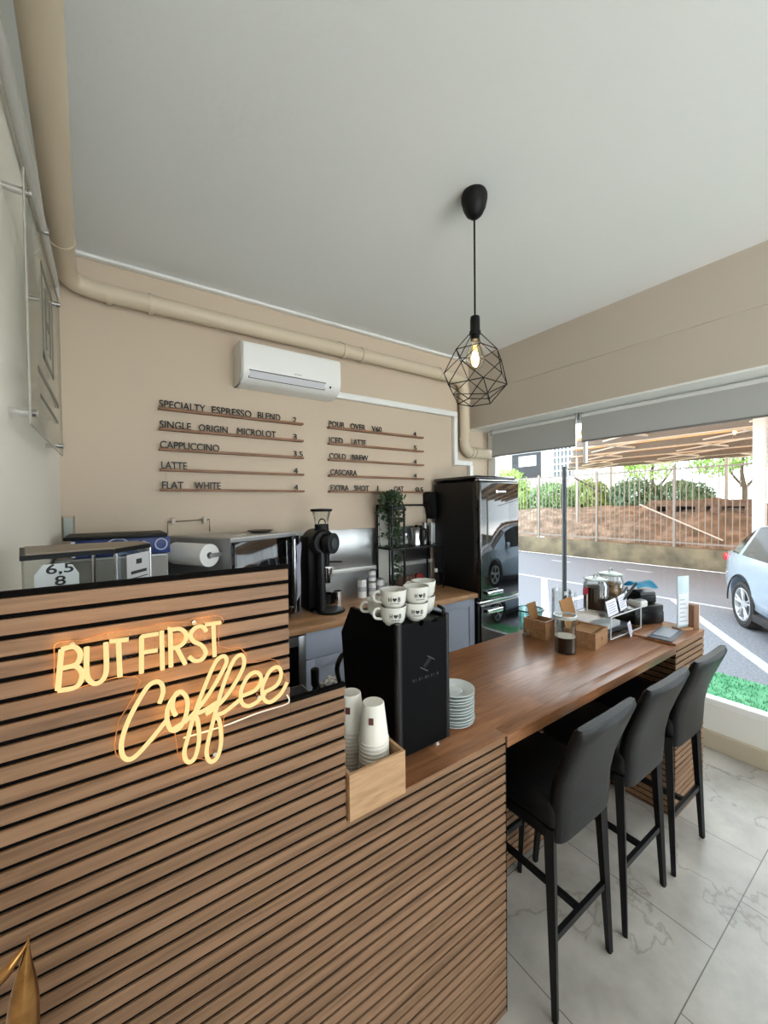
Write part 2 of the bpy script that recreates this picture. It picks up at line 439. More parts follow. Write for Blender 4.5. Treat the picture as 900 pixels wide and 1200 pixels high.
# earth bank with heaps behind the fence
def hgt(x, y):
    d = x-12.6
    z = .38+min(1, max(0, d/3.2))*.95
    def heap(cx, cy, r, h): 
        q = ((x-cx)**2+((y-cy)*.8)**2)/(r*r)
        return h*math.exp(-q)
    z += heap(14.4, 9.6, 1.3, .45)+heap(15.2, 7.2, 1.1, .25)+heap(14.9, 4.7, 1.5, .5)+heap(14.6, 3.2, 1.2, .3)+heap(14.1, 12.5, 1.4, .4)
    if x > 17: z = z*.4+1.45*.6
    from mathutils import noise
    z += .10*noise.noise(Vector((x*1.3, y*1.3, 0)))+.06*noise.noise(Vector((x*4, y*4, 2)))+.035*noise.noise(Vector((x*11, y*11, 5)))
    return z
b = B(); xs = [12.62+.12*i for i in range(50)]+[18.6+i*1.2 for i in range(38)]; ys = [-8+.16*i for i in range(170)]+[19.5+i*1.5 for i in range(14)]
grid = [[b.bm.verts.new((x, y, hgt(x, y))) for y in ys] for x in xs]
for i in range(len(xs)-1):
    for j in range(len(ys)-1):
        b.bm.faces.new((grid[i][j], grid[i+1][j], grid[i+1][j+1], grid[i][j+1]))
def earth_mat():
    m = bpy.data.materials.new('earth'); m.use_nodes = True; nt = m.node_tree; P = nt.nodes['Principled BSDF']; L = nt.links.new
    g = nt.nodes.new('ShaderNodeNewGeometry'); sp = nt.nodes.new('ShaderNodeSeparateXYZ'); L(g.outputs['Position'], sp.inputs[0])
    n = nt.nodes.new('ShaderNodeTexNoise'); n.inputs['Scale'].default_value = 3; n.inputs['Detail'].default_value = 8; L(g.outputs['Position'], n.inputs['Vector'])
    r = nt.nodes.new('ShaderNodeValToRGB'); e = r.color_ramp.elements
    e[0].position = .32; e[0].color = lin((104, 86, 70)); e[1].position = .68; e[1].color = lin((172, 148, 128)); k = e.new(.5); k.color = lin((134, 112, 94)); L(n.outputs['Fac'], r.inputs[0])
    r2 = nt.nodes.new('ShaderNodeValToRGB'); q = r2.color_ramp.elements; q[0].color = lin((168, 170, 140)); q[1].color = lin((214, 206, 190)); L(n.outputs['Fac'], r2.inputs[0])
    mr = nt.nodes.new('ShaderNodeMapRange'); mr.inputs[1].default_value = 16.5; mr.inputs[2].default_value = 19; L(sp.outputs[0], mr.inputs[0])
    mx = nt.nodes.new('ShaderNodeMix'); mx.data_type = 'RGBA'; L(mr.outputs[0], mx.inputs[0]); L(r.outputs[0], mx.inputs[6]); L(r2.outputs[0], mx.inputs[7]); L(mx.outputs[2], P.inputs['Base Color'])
    P.inputs['Roughness'].default_value = .95
    return m
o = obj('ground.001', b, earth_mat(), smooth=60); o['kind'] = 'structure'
# brick remains with a dark slot
t = thing('brick_ruin', 'low reddish brick remains with dark slots behind the fence', 'ruin', (14.2, 4.4, 1.1))
br = B().box(14.1, 14.7, 3.0, 5.6, .9, 1.42, .03).box(14.1, 14.7, 3.0, 5.6, 1.58, 1.78, .03)
for y in (3.0, 3.75, 4.1, 4.85, 5.35): br.box(14.1, 14.7, y, y+.25, 1.4, 1.6)
obj('brickwork', br, M('old_brick', (112, 88, 72), .9, noise=(9, (140, 116, 98)), bump=(14, .8)), t)
obj('dark_void', B().box(14.35, 14.68, 3.1, 5.5, 1.38, 1.62), M('void', (12, 11, 10), .9), t)

# bushes and trees
def leaves(b, c, r, n, size, rg, flat=1.0):
    for i in range(n):
        a = rg.uniform(0, 2*PI); z = rg.uniform(-1, 1); q = math.sqrt(1-z*z); k = rg.uniform(.55, 1.0)
        p = Vector((c[0]+r[0]*q*math.cos(a)*k, c[1]+r[1]*q*math.sin(a)*k, c[2]+r[2]*z*k))
        R = Euler((rg.uniform(0, 6), rg.uniform(0, 6), rg.uniform(0, 6))).to_matrix(); s = size*rg.uniform(.6, 1.3)
        u = R @ Vector((s, 0, 0)); v = R @ Vector((0, s*.5, 0)); n_ = R @ Vector((0, 0, s*.16))
        b.bm.faces.new([b.bm.verts.new(x) for x in (p-u, p-v+n_, p+u, p+v+n_)])
lf = [M('leaf_bright', (136, 172, 88), .6, noise=(3, (178, 204, 120))), M('leaf_mid', (98, 138, 84), .6, noise=(3, (146, 182, 118))), M('leaf_blue', (110, 150, 120), .6, noise=(3, (150, 184, 150)))]
bark = M('bark', (88, 72, 58), .9)
rg = random.Random(11)
plants = [  # x, y, z-centre, radii, n, leaf size, material, label
    (15.6, 12.3, 1.75, (.9, 1.2, .75), 2600, .08, 0, 'bright yellow-green bush behind the fence beside the fridge'),
    (16.2, 10.3, 1.85, (.9, 1.1, .8), 2600, .08, 1, 'green bush behind the fence seen past the dark street pole'),
    (17.2, 9.2, 1.95, (.9, .9, .85), 2400, .08, 0, 'light green bush behind the fence right of the pale canopy post'),
    (17.6, 7.5, 1.95, (1.0, .95, .8), 2400, .08, 2, 'bluish green bush behind the fence left of the brick remains'),
    (18.2, 6.1, 1.9, (1.0, 1.1, .7), 2600, .08, 2, 'wide bluish green bush just behind the brick remains'),
    (17.8, 13.9, 2.5, (1.1, 1.2, 1.1), 2400, .1, 0, 'taller pale green shrub in front of the white building'),
]
for (x, y, z, r, n, sz, k, lab) in plants:
    t = thing('bush', lab, 'bush', (x, y, hgt(x, y)-.05), group=None)
    b = B(); leaves(b, (x, y, z), r, n, sz, rg); leaves(b, (x+.1, y-.5, z-.25), (r[0]*.7, r[1]*.6, r[2]*.6), n//3, sz, rg)
    obj('foliage', b, lf[k], t, smooth=None)
    b = B()
    for j in range(5):
        a = j*1.26; b.cyl((x, y, hgt(x, y)-.1), (x+.4*math.cos(a), y+.4*math.sin(a), z), .03, .012, 6)
    obj('stem', b, bark, t)
def tree(x, y, h, r, k, lab, n=3500):
    z0 = hgt(x, y)
    t = thing('tree', lab, 'tree', (x, y, z0-.05))
    obj('trunk', B().tube(spline([(x, y, z0-.1), (x+.1, y+.05, z0+h*.25), (x-.05, y+.15, z0+h*.5), (x, y, z0+h*.8)], 5), .16, 8, taper=.4).tube(spline([(x+.05, y+.05, z0+h*.25), (x+.2, y+.7, z0+h*.45), (x+.2, y+1.2, z0+h*.7)], 4), .1, 8, taper=.4).tube(spline([(x+.05, y+.05, z0+h*.22), (x-.1, y-.7, z0+h*.45), (x, y-1.3, z0+h*.7)], 4), .1, 8, taper=.4), bark, t)
    b = B()
    for i in range(5):
        leaves(b, (x+rg.uniform(-r*.5, r*.5), y+rg.uniform(-r*.7, r*.7), z0+h*rg.uniform(.62, .95)), (r*.7, r*.7, r*.5), n//5, .13, rg)
    obj('foliage', b, lf[k], t, smooth=None)
tree(30, 11.5, 4.2, 2.4, 0, 'spreading tree with a forked trunk beyond the canopy')
tree(33, 7.6, 4.6, 2.4, 0, 'bright tree far right beyond the fence, left of the thick white post')
tree(31, 21.5, 5.4, 2.6, 1, 'leafy tree beyond the fence, right of the white building')
tree(36, 17.5, 5.0, 2.8, 1, 'distant tree under the far end of the canopy')
tree(38, 3.5, 5.0, 2.8, 0, 'distant tree behind the thick white post')

# carport canopy: skewed roof on posts
K = (.62)   # skew dy/dx
galv = M('galvanised_steel', (214, 208, 198), .5)
galv_d = M('shaded_beam', (112, 104, 96), .6)  # darker steel: the canopy's shadow lines put into the beam colour
def cloth():
    m = bpy.data.materials.new('tan_canopy_cloth'); m.use_nodes = True; nt = m.node_tree; P = nt.nodes['Principled BSDF']
    P.inputs['Base Color'].default_value = lin((212, 180, 144)); P.inputs['Roughness'].default_value = .9
    tr = nt.nodes.new('ShaderNodeBsdfTranslucent'); tr.inputs[0].default_value = lin((226, 192, 150))
    mx = nt.nodes.new('ShaderNodeMixShader'); mx.inputs[0].default_value = .72
    o = [n for n in nt.nodes if n.type == 'OUTPUT_MATERIAL'][0]
    nt.links.new(P.outputs[0], mx.inputs[1]); nt.links.new(tr.outputs[0], mx.inputs[2]); nt.links.new(mx.outputs[0], o.inputs[0])
    return m
ct = thing('carport_canopy', 'tan carport canopy on steel beams and posts above the parking lot', 'canopy', (9.5, 2, G))
ZR = 3.42
def yl(x): return 4.95+(x-9)*K        # left end
b = B()
lo = [b.bm.verts.new(p) for p in ((8.6, yl(8.6), ZR), (19.2, yl(19.2), ZR+.12), (19.2, -9, ZR+.12), (8.6, -9, ZR))]
hi = [b.bm.verts.new(v.co+Vector((0, 0, .02))) for v in lo]
b.bm.faces.new(lo); b.bm.faces.new(hi[::-1])
for i in range(4): b.bm.faces.new((lo[i], hi[i], hi[(i+1) % 4], lo[(i+1) % 4]))
bmesh.ops.recalc_face_normals(b.bm, faces=b.bm.faces)
obj('canopy_sheet', b, cloth(), ct, smooth=None)
for i, x in enumerate((8.7, 9.7, 10.7, 11.7, 12.8, 13.9, 15.0, 16.2, 17.4, 18.6, 19.15)):
    z = ZR+.12*(x-8.6)/10.6
    big = i % 2 == 0
    hh = .17 if big else .09
    obj('beam', B().box(x-.05, x+.05, -9, yl(x), z-hh-.005, z-.005), galv_d if big else galv, ct)
for j in range(5):
    y0 = 4.7-j*2.9
    b = B()
    for x in (8.8, 10.7, 12.8, 15.0, 17.4):
        x2 = x+2.0; ya = y0+(x-9)*K; yb = y0+(x2-9)*K-1.6
        b.cyl((x, ya, ZR-.1), (x2, yb, ZR-.08), .028, n=6)
        b.cyl((x, ya-1.9, ZR-.1), (x2, ya+.9, ZR-.08), .022, n=6)
    obj('cross_brace', b, galv, ct)
def canopy_post(x, y, s, z0, nm):
    obj('post', B().box(x-s, x+s, y-s, y+s, z0, ZR-.05, .008), M('white_post', (196, 194, 190), .6), ct)
canopy_post(9.6, 2.01, .085, G, 'a')
canopy_post(14.0, 7.87, .035, hgt(14, 7.87)-.1, 'b')
canopy_post(18.9, 9.0, .05, 1.0, 'c')
canopy_post(19.0, 4.9, .05, 1.0, 'c')
canopy_post(9.6, -5.5, .085, G, 'd')
canopy_post(18.6, .5, .05, 1.0, 'd')

# dark street pole
t = obj('street_pole', B().lathe([(.075, 0), (.075, .012), (.03, .02), (.026, .05), (.026, 2.2), (.03, 2.2), (.03, 2.225), (0, 2.23)], 16, (4.5, 2.69, G)), M('pole_grey', (52, 54, 58), .5))
tag(t, 'slim dark grey pole standing on the asphalt outside the window', 'pole')

# white building at the back left
t = thing('white_building', 'pale building with a dark glazed front and barred window, far left beyond the fence', 'building', (20.5, 13.3, 1.4))
X0 = 20.0
obj('wall', B().box(X0, X0+5, 11.2, 24, 1.2, 6.4), M('pale_render', (222, 218, 210), .8), t)
f = obj('window', B().box(X0-.06, X0+.02, 13.2, 15.35, 3.05, 4.7, .01), M('frame_grey', (214, 216, 218), .5), t)
obj('pane', B().box(X0-.08, X0-.05, 13.3, 15.25, 3.12, 4.62), M('dark_glazing', (34, 38, 44), .15), f)
obj('notice', B().box(X0-.1, X0-.08, 13.6, 14.75, 3.85, 4.45), paper, t)
obj('pillar', B().box(X0-.25, X0, 12.75, 13.15, 1.2, 5.5, .01), M('pillar_grey', (206, 206, 204), .7), t)
f = obj('window', B().box(X0-.03, X0+.02, 11.45, 12.55, 3.05, 5.0), M('grey_pane', (120, 130, 138), .2), t)
g = B()
for i in range(6): g.box(X0-.12, X0-.06, 11.45+i*.21, 11.50+i*.21, 3.0, 5.0)
for i in range(6): g.box(X0-.12, X0-.06, 11.4, 12.6, 3.05+i*.36, 3.12+i*.36)
obj('window_grille', g, white_p, f)
obj('railing', B().box(X0-.5, X0-.46, 11.2, 16.5, 2.95, 3.0).box(X0-.5, X0-.46, 11.2, 16.5, 2.6, 2.64), white_p, t)

# ---------------------------------------------------------------- car
def make_car(label, paintmat, loc, ang):
    t = thing('car', label, 'car', loc, ang)
    # stations along length s (front = +x), (x, bottom z, belt z, roof z, half width, roof half width)
    ST = [(-2.02, .50, .86, .88, .66, .60), (-1.98, .36, .98, 1.00, .76, .66), (-1.86, .30, 1.02, 1.10, .82, .66), (-1.66, .27, 1.03, 1.30, .85, .63), (-1.40, .26, 1.02, 1.43, .87, .61), (-1.30, .25, 1.02, 1.46, .875, .61),
          (-1.0, .24, 1.01, 1.49, .88, .60), (-.55, .22, 1.0, 1.515, .885, .60), (-.30, .21, .995, 1.52, .885, .60), (-.22, .21, .995, 1.52, .885, .60), (.2, .21, .985, 1.51, .885, .60), (.55, .21, .975, 1.47, .885, .60),
          (.75, .22, .97, 1.42, .885, .60), (.86, .22, .965, 1.37, .885, .60), (1.15, .23, .955, 1.20, .88, .62), (1.40, .24, .945, 1.03, .875, .66), (1.52, .25, .94, .96, .87, .68), (1.8, .26, .89, .91, .85, .66), (2.05, .28, .80, .82, .80, .62), (2.2, .32, .68, .70, .72, .55), (2.27, .40, .56, .58, .62, .48)]
    nrow = 9
    def sec(st):
        x, zb, zl, zr, w_, wr = st
        pts = [(0, zb), (w_*.86, zb), (w_*.97, zb+.10), (w_, zb+.28 if zb+.28 < zl-.1 else (zb+zl)/2), (w_*.985, zl-.10 if zl-.1 > zb+.3 else zl-.03), (w_*.955, zl), (wr+(w_*.955-wr)*.06, zr-.045), (wr*.82, zr-.008), (0, zr+.012)]
        return [(x, y, z) for y, z in pts]
    secs = [sec(s) for s in ST]
    body, glz, side = B(), B(), None
    winx = [(-1.66, -1.30), (-1.30, -.30), (-.22, .75), ]
    for sgn in (1, -1):
        for i in range(len(ST)-1):
            for j in range(nrow-1):
                q = [secs[i][j], secs[i+1][j], secs[i+1][j+1], secs[i][j+1]]
                q = [(p[0], p[1]*sgn, p[2]) for p in q]
                if sgn < 0: q = q[::-1]
                xm = (q[0][0]+q[1][0]+q[2][0]+q[3][0])/4
                is_side = j == 5 and (-1.66 < xm < -1.40 or -1.30 < xm < -.30 or -.22 < xm < .86)
                is_ws = j in (6, 7) and (.86 < xm < 1.52)
                is_rw = j in (6, 7) and (-1.86 < xm < -1.40)
                (glz if (is_side or is_ws or is_rw) else body).quad(*q)
        # ends
        for i, fl in ((0, True), (len(ST)-1, False)):
            pp = [(p[0], p[1]*sgn, p[2]) for p in secs[i]]
            if (sgn > 0) != fl: pp = pp[::-1]
            body.bm.faces.new([body.bm.verts.new(p) for p in pp])
    for bb in (body, glz):
        bmesh.ops.remove_doubles(bb.bm, verts=bb.bm.verts, dist=.0005)
    WX = (-1.25, 1.36); RW = .325
    # wheel arches: cut by boolean
    me = bpy.data.meshes.new('b'); bmesh.ops.recalc_face_normals(body.bm, faces=body.bm.faces)
    # close body with glass duplicate so that the boolean has a volume
    full = body.bm.copy(); me2 = bpy.data.meshes.new('g'); glz.bm.to_mesh(me2); 
    ng = len(full.faces); full.from_mesh(me2); bmesh.ops.remove_doubles(full, verts=full.verts, dist=.0005); bmesh.ops.recalc_face_normals(full, faces=full.faces)
    fl_ = bpy.data.meshes.new('full')
    gl_centres = [f.calc_center_median().copy() for f in glz.bm.faces]
    full.to_mesh(fl_); full.free()
    fo = bpy.data.objects.new('tmp', fl_); COL.objects.link(fo)
    cut = B()
    for wx in WX:
        for sg in (1, -1): cut.cyl((wx, sg*.62, RW+.02), (wx, sg*1.1, RW+.02), .385, n=40)
    cme = bpy.data.meshes.new('cut'); cut.bm.to_mesh(cme); cut.bm.free()
    co = bpy.data.objects.new('tmpcut', cme); COL.objects.link(co)
    md = fo.modifiers.new('x', 'BOOLEAN'); md.operation = 'DIFFERENCE'; md.object = co; md.solver = 'EXACT'
    dg = bpy.context.evaluated_depsgraph_get(); dg.update()
    res = bpy.data.meshes.new_from_object(fo.evaluated_get(dg))
    bpy.data.objects.remove(fo); bpy.data.objects.remove(co)
    nb = B(); nb.bm.from_mesh(res)
    kill = [f for f in nb.bm.faces if any((f.calc_center_median()-c).length < .002 for c in gl_centres)]
    bmesh.ops.delete(nb.bm, geom=kill, context='FACES')
    obj('body', nb, paintmat, t, world=False, smooth=38)
    body.bm.free()
    obj('windows', glz, M('car_glass', (10, 14, 16), .05, spec=.25), t, world=False, smooth=38)
    blk = M('car_trim_black', (22, 23, 25), .6)
    tr = B()
    for sg in (1, -1):
        # arch lips, sills
        for wx in WX:
            pts = [(wx+.395*math.cos(a), sg*(.872 if wx < 0 else .868), RW+.02+.395*math.sin(a)) for a in [PI*k/14-.15 for k in range(-0, 16)]]
            tr.tube(pts, .010, 6)
        tr.box(-.85, .95, sg*.80 if sg > 0 else -.895, .895 if sg > 0 else -.80, .19, .29, .01)
    obj('black_trim', tr, blk, t, world=False)
    ds = B()
    for sg in (1, -1):
        for x in (-.27, .80): ds.box(x-.004, x+.004, sg*.84, sg*.888, .32, .96)
        ds.box(-.42, -.26+.0, min(sg*.875, sg*.905), max(sg*.875, sg*.905), .84, .865, .005)
        ds.box(.58, .74, min(sg*.875, sg*.905), max(sg*.875, sg*.905), .83, .855, .005)
    obj('door_seams', ds, grey_pl, t, world=False)
    for sg in (1, -1):
        mr = obj('side_mirror', B().box(.70, .86, min(sg*.93, sg*1.08), max(sg*.93, sg*1.08), .98, 1.12, .035, 3).box(.74, .82, min(sg*.84, sg*.95), max(sg*.84, sg*.95), .97, 1.02, .01), paintmat, t, world=False)
        obj('tail_light', B().box(-2.0, -1.82, min(sg*.62, sg*.815), max(sg*.62, sg*.815), .86, .98, .03), M('tail_red', (170, 30, 38), .2), t, world=False)
        obj('head_light', B().box(1.95, 2.17, min(sg*.48, sg*.79), max(sg*.48, sg*.79), .62, .74, .03), M('lamp_clear', (214, 222, 228), .1), t, world=False)
    tyre = M('tyre', (34, 34, 36), .8); alloy = M('alloy', (206, 208, 212), .3, .7)
    for wx in WX:
        for sg in (1, -1):
            A = T(wx, sg*.86, RW) @ RX(-sg*PI/2)
            wh = obj('wheel', B().lathe([(.20, -.20), (.30, -.20), (.322, -.17), (.326, -.06), (.315, -.012), (.275, 0), (.232, -.015), (.225, -.10)], 36, mat=A, caps=False), tyre, t, world=False)
            rm = B().lathe([(.232, -.012), (.218, -.01), (.205, -.03), (.20, -.10)], 36, mat=A, caps=False)
            for k in range(5):
                a = 2*PI*k/5+.31
                for da in (-.16, .16):
                    p = A @ Vector((.05*math.cos(a), .05*math.sin(a), -.03)); q = A @ Vector((.212*math.cos(a+da), .212*math.sin(a+da), -.022)); rm.cyl(p, q, .017, .013, 6)
            rm.lathe([(0, -.015), (.055, -.02), (.06, -.045)], 16, mat=A, caps=False)
            rim = obj('rim', rm, alloy, wh, world=False)
            obj('brake_disc', B().lathe([(0, -.09), (.20, -.09), (.20, -.12), (0, -.12)], 20, mat=A), M('dark_disc', (40, 40, 42), .5, .5), wh, world=False)
    return t
dirc = math.atan2(-.56, -.83)
silver = M('car_silver_blue', (160, 176, 192), .22, .25, coat=.8)
# rear right wheel is at local (-1.25, -.86)
def car_at(wx, wy, label, pm):
    c, s_ = math.cos(dirc), math.sin(dirc)
    lx, ly = -1.25, -.86
    return make_car(label, pm, (wx-(lx*c-ly*s_), wy-(lx*s_+ly*c), G), dirc)
car_at(7.32, 1.72, 'pale silver-blue small car parked outside at the right edge of the window', silver)

# ================================================================== PIPES, TRIM, AC
t = thing('wall_pipe', 'thick beige pipe along the ceiling edge with an elbow dropping beside the window', 'pipe', (1.4, 2.93, 3.03))
zp, yp, rp = 3.035, 2.925, .053
pts = [(-.125, YF+.01, zp+.04), (-.125, 1.2, zp+.04), (-.188, 2.72, zp+.03)] + spline([(-.188, 2.72, zp+.03), (-.184, 2.84, zp+.025), (-.145, 2.905, zp+.015), (-.05, yp, zp+.005)], 5)[1:] + [(2.86, yp, zp)] + spline([(2.86, yp, zp), (2.97, yp, zp-.02), (3.035, yp, zp-.08), (3.05, yp, zp-.18)], 5)[1:] + [(3.05, yp, 2.40)] + spline([(3.05, yp, 2.40), (3.06, yp, 2.335), (3.10, yp, 2.295), (3.16, yp, 2.285)], 5)[1:] + [(3.46, yp, 2.285)]
obj('pipe_run', B().tube(pts, rp, 20), pipe_p, t)
def collar(p, q, r): return B().cyl(p, q, r, n=24)
for x in (-.02+.03, .23, 1.62, 1.80, 2.7):
    obj('collar', collar((x-.014, yp, zp), (x+.014, yp, zp), rp+.008), pipe_p, t)
for z in (2.42, 2.82): obj('collar', collar((3.05, yp, z-.014), (3.05, yp, z+.014), rp+.008), pipe_p, t)
for x in (3.14, 3.19): obj('collar', collar((x-.014, yp, 2.285), (x+.014, yp, 2.285), rp+.008), pipe_p, t)
for y in (1.2, 2.5):
    xq = -.125-.063*(y-1.2)/1.52; obj('collar', collar((xq, y-.012, zp+.032), (xq, y+.012, zp+.032), rp+.004), pipe_p, t)
hk = B()
for x in (.23, 1.62): hk.cyl((x, yp, zp+.05), (x, 2.99, zp+.10), .006, n=6)
obj('pipe_hook', hk, white_m, t)
t = thing('conduit_pipe', 'slim grey-white conduit under the thick pipe on the side wall', 'pipe', (-.22, 1.0, 3.0))
obj('conduit', B().tube([(-.19, YF+.01, 3.02), (-.229, 2.72, 2.97), (-.230, 2.80, 2.96), (-.231, 2.82, 2.90)], .016, 14), M('conduit_grey', (196, 194, 190), .4), t)
obj('clip', B().box(-.249, -.205, 2.28, 2.30, 2.955, 2.995, .004), steel_d, t)
# trunking
t = thing('cable_trunking', 'white square cable trunking running from the air conditioner to the fridge corner', 'trunking', (2.2, 2.99, 2.67))
tk = B().box(1.5, 2.982, 2.955, 2.999, 2.648, 2.70, .004).box(2.935, 2.982, 2.957, 2.999, 2.15, 2.648, .004).box(2.982, 3.20, 2.957, 2.999, 2.15, 2.20, .004).box(3.16, 3.21, 2.955, 2.999, 1.9, 2.15, .004)
obj('trunk', tk, white_p, t)
# AC
t = thing('air_conditioner', 'white wall-mounted air conditioner above the menu ledges', 'air conditioner', (1.13, 2.99, 2.75))
ax0, ax1 = .75, 1.515
prof = [(2.999, 2.61), (2.999, 2.895), (2.82, 2.895), (2.80, 2.885), (2.79, 2.865), (2.785, 2.72), (2.79, 2.68), (2.82, 2.635), (2.88, 2.61)]
obj('housing', B().prism(prof, 'x', ax0, ax1), M('ac_white', (240, 240, 238), .35), t)
fb = B()
for f_ in (0,):
    # outlet flap lies on the slanted lower front
    a = Vector((0, 2.789, 2.690)); c = Vector((0, 2.822, 2.636)); d = (c-a); n = Vector((0, -d.z, d.y)).normalized()*-1
    if n.y > 0: n = -n
def flapbox(x0, x1, k0, k1, off0, off1):
    a = Vector((0, 2.7885, 2.694)); c = Vector((0, 2.822, 2.633)); d = c-a; n = Vector((0, d.z, -d.y)).normalized()
    if n.y > 0: n = -n
    bb = B(); ps = []
    for off in (off0, off1):
        for (x, k) in ((x0, k0), (x1, k0), (x1, k1), (x0, k1)):
            p = a+d*k+n*off; ps.append(bb.bm.verts.new((x, p.y, p.z)))
    for q in ((0, 1, 2, 3), (7, 6, 5, 4), (0, 4, 5, 1), (1, 5, 6, 2), (2, 6, 7, 3), (3, 7, 4, 0)): bb.bm.faces.new([ps[i] for i in q])
    bmesh.ops.recalc_face_normals(bb.bm, faces=bb.bm.faces)
    return bb
obj('outlet_gap', flapbox(ax0+.05, ax1-.13, -.02, .82, -.002, .003), M('gap_dark', (50, 50, 54), .6), t)
obj('flap', flapbox(ax0+.056, ax1-.136, .06, .74, .0, .006), M('flap_grey', (214, 214, 220), .35), t)
obj('sensor', flapbox(ax1-.095, ax1-.08, .25, .50, -.002, .005), black, t)
obj('logo', B().box(1.13, 1.142, 2.7838, 2.786, 2.713, 2.719).box(1.145, 1.185, 2.7838, 2.786, 2.714, 2.718), M('logo_grey', (150, 150, 152), .5), t)
obj('end_cap', B().prism([(p[0]*1.0, p[1]) for p in prof], 'x', ax0-.002, ax0+.012), M('ac_side', (226, 224, 218), .45), t)

# ------------------------------------------------------------------ menu ledges
ML = [[('SPECIALTY', .266, .548), ('ESPRESSO', .588, .864), ('BLEND', .909, 1.084), ('2', 1.187, 1.214)], [('SINGLE', .266, .454), ('ORIGIN', .502, .693), ('MICROLOT', .76, 1.046), ('3', 1.187, 1.216)], [('CAPPUCCINO', .266, .634), ('3.5', 1.187, 1.264)], [('LATTE', .271, .424), ('4', 1.187, 1.22)], [('FLAT', .273, .4), ('WHITE', .467, .639), ('4', 1.187, 1.22)]]
MR = [[('POUR', 1.499, 1.65), ('OVER', 1.704, 1.859), ('V60', 1.923, 2.032), ('4', 2.40, 2.436)], [('ICED', 1.499, 1.63), ('LATTE', 1.712, 1.863), ('5', 2.408, 2.44)], [('COLD', 1.499, 1.657), ('BREW', 1.717, 1.882), ('4', 2.401, 2.437)], [('CASCARA', 1.506, 1.767), ('4', 2.401, 2.437)], [('EXTRA', 1.509, 1.681), ('SHOT', 1.736, 1.888), ('I', 1.977, 1.988), ('OAT', 2.163, 2.275), ('0.5', 2.424, 2.517)]]
ZL = (2.402, 2.268, 2.134, 1.999, 1.867)
for rows, x0, x1, side in ((ML, .262, 1.268, 'left'), (MR, 1.495, 2.52, 'right')):
    for k, row in enumerate(rows):
        z = ZL[k]
        words = ' '.join(w_[0] for w_ in row[:-1])
        t = thing('menu_ledge', 'wooden menu ledge with black letters reading %s, price %s' % (words, row[-1][0]), 'menu ledge', ((x0+x1)/2, 2.98, z), group='menu ledges on the beige wall')
        obj('ledge', B().box(x0, x1, 2.955, 2.9995, z-.016, z, .0015), ledge_w, t)
        for (s_, a, b_) in row:
            hh = .05 if s_ != row[-1][0] else .045
            obj('price' if s_ == row[-1][0] else 'word', B().text(s_, b_-a, hh, .005, T(a, 2.972, z-.002) @ FLATY), letter_m, t, smooth=None)

# ------------------------------------------------------------------ acrylic sign on side wall
t = thing('acrylic_sign', 'clear acrylic sign plate on steel standoffs on the side wall', 'sign', (-.22, 2.0, 2.4))
xs_, y0, y1, z0, z1 = -.195, 1.56, 2.46, 2.0, 2.745
obj('plate', B().box(xs_-.004, xs_+.004, y0, y1, z0, z1, .001), acrylic, t)
ed = B()
for (a, c) in (((xs_, y0, z0), (xs_, y0, z1)), ((xs_, y1, z0), (xs_, y1, z1)), ((xs_, y0, z0), (xs_, y1, z0)), ((xs_, y0, z1), (xs_, y1, z1))): ed.cyl(a, c, .003, n=6)
obj('plate_edge', ed, M('acrylic_edge', (164, 162, 150), .4), t)
for (y, z) in ((y0+.05, z0+.04), (y0+.05, z1-.04), (y1-.05, z0+.04), (y1-.05, z1-.04)):
    obj('standoff', B().cyl((XL, y, z), (xs_+.012, y, z), .011, n=16), chrome, t)
WALLX = Matrix(((0, 0, 1, 0), (1, 0, 0, 0), (0, 1, 0, 0), (0, 0, 0, 1)))
em = M('engraving_grey', (120, 116, 106), .6)
lg = B()
ring = lambda c, r, n=40: [(xs_+.006, c[0]+r*math.cos(2*PI*i/n), c[1]+r*math.sin(2*PI*i/n)) for i in range(n)]
lg.box(xs_+.004, xs_+.006, 1.84, 1.86, 2.28, 2.62).box(xs_+.004, xs_+.006, 2.12, 2.14, 2.28, 2.62).box(xs_+.004, xs_+.006, 1.84, 2.14, 2.28, 2.30).box(xs_+.004, xs_+.006, 1.84, 2.14, 2.60, 2.62)
lg.box(xs_+.004, xs_+.006, 1.92, 1.945, 2.34, 2.56).box(xs_+.004, xs_+.006, 2.035, 2.06, 2.34, 2.56).box(xs_+.004, xs_+.006, 1.945, 2.035, 2.43, 2.455)
obj('emblem', lg, em, t, smooth=None)
ln = B().box(xs_+.004, xs_+.006, 1.70, 2.30, 2.195, 2.215).box(xs_+.004, xs_+.006, 1.74, 2.26, 2.12, 2.132)
obj('engraved_line', ln, em, t, smooth=None)

# ================================================================== PENDANT
PX, PY = 1.495, 1.36
t = thing('pendant_lamp', 'black pendant lamp with a geometric wire cage and glowing bulb', 'pendant lamp', (PX, PY, ZC))
obj('ceiling_cup', B().lathe([(.058, ZC), (.064, ZC-.015), (.063, ZC-.035), (.055, ZC-.07), (.04, ZC-.10), (.02, ZC-.118), (.007, ZC-.124), (0, ZC-.124)], 28, (PX, PY, 0)), black, t)
obj('cord', B().cyl((PX, PY, 2.66), (PX, PY, ZC-.12), .0045, n=8), black, t)
obj('socket', B().lathe([(.008, 2.672), (.022, 2.67), (.024, 2.655), (.024, 2.60), (.028, 2.598), (.028, 2.585), (.022, 2.583), (.022, 2.555), (0, 2.555)][::-1], 20, (PX, PY, 0)), black, t)
bulb = obj('bulb', B().lathe([(.014, 2.56), (.017, 2.545), (.034, 2.51), (.045, 2.475), (.046, 2.45), (.036, 2.425), (.018, 2.411), (0, 2.408)][::-1], 24, (PX, PY, 0)), pane_mat('bulb_glass', (.95, .88, .76), .25), t)
fl = B()
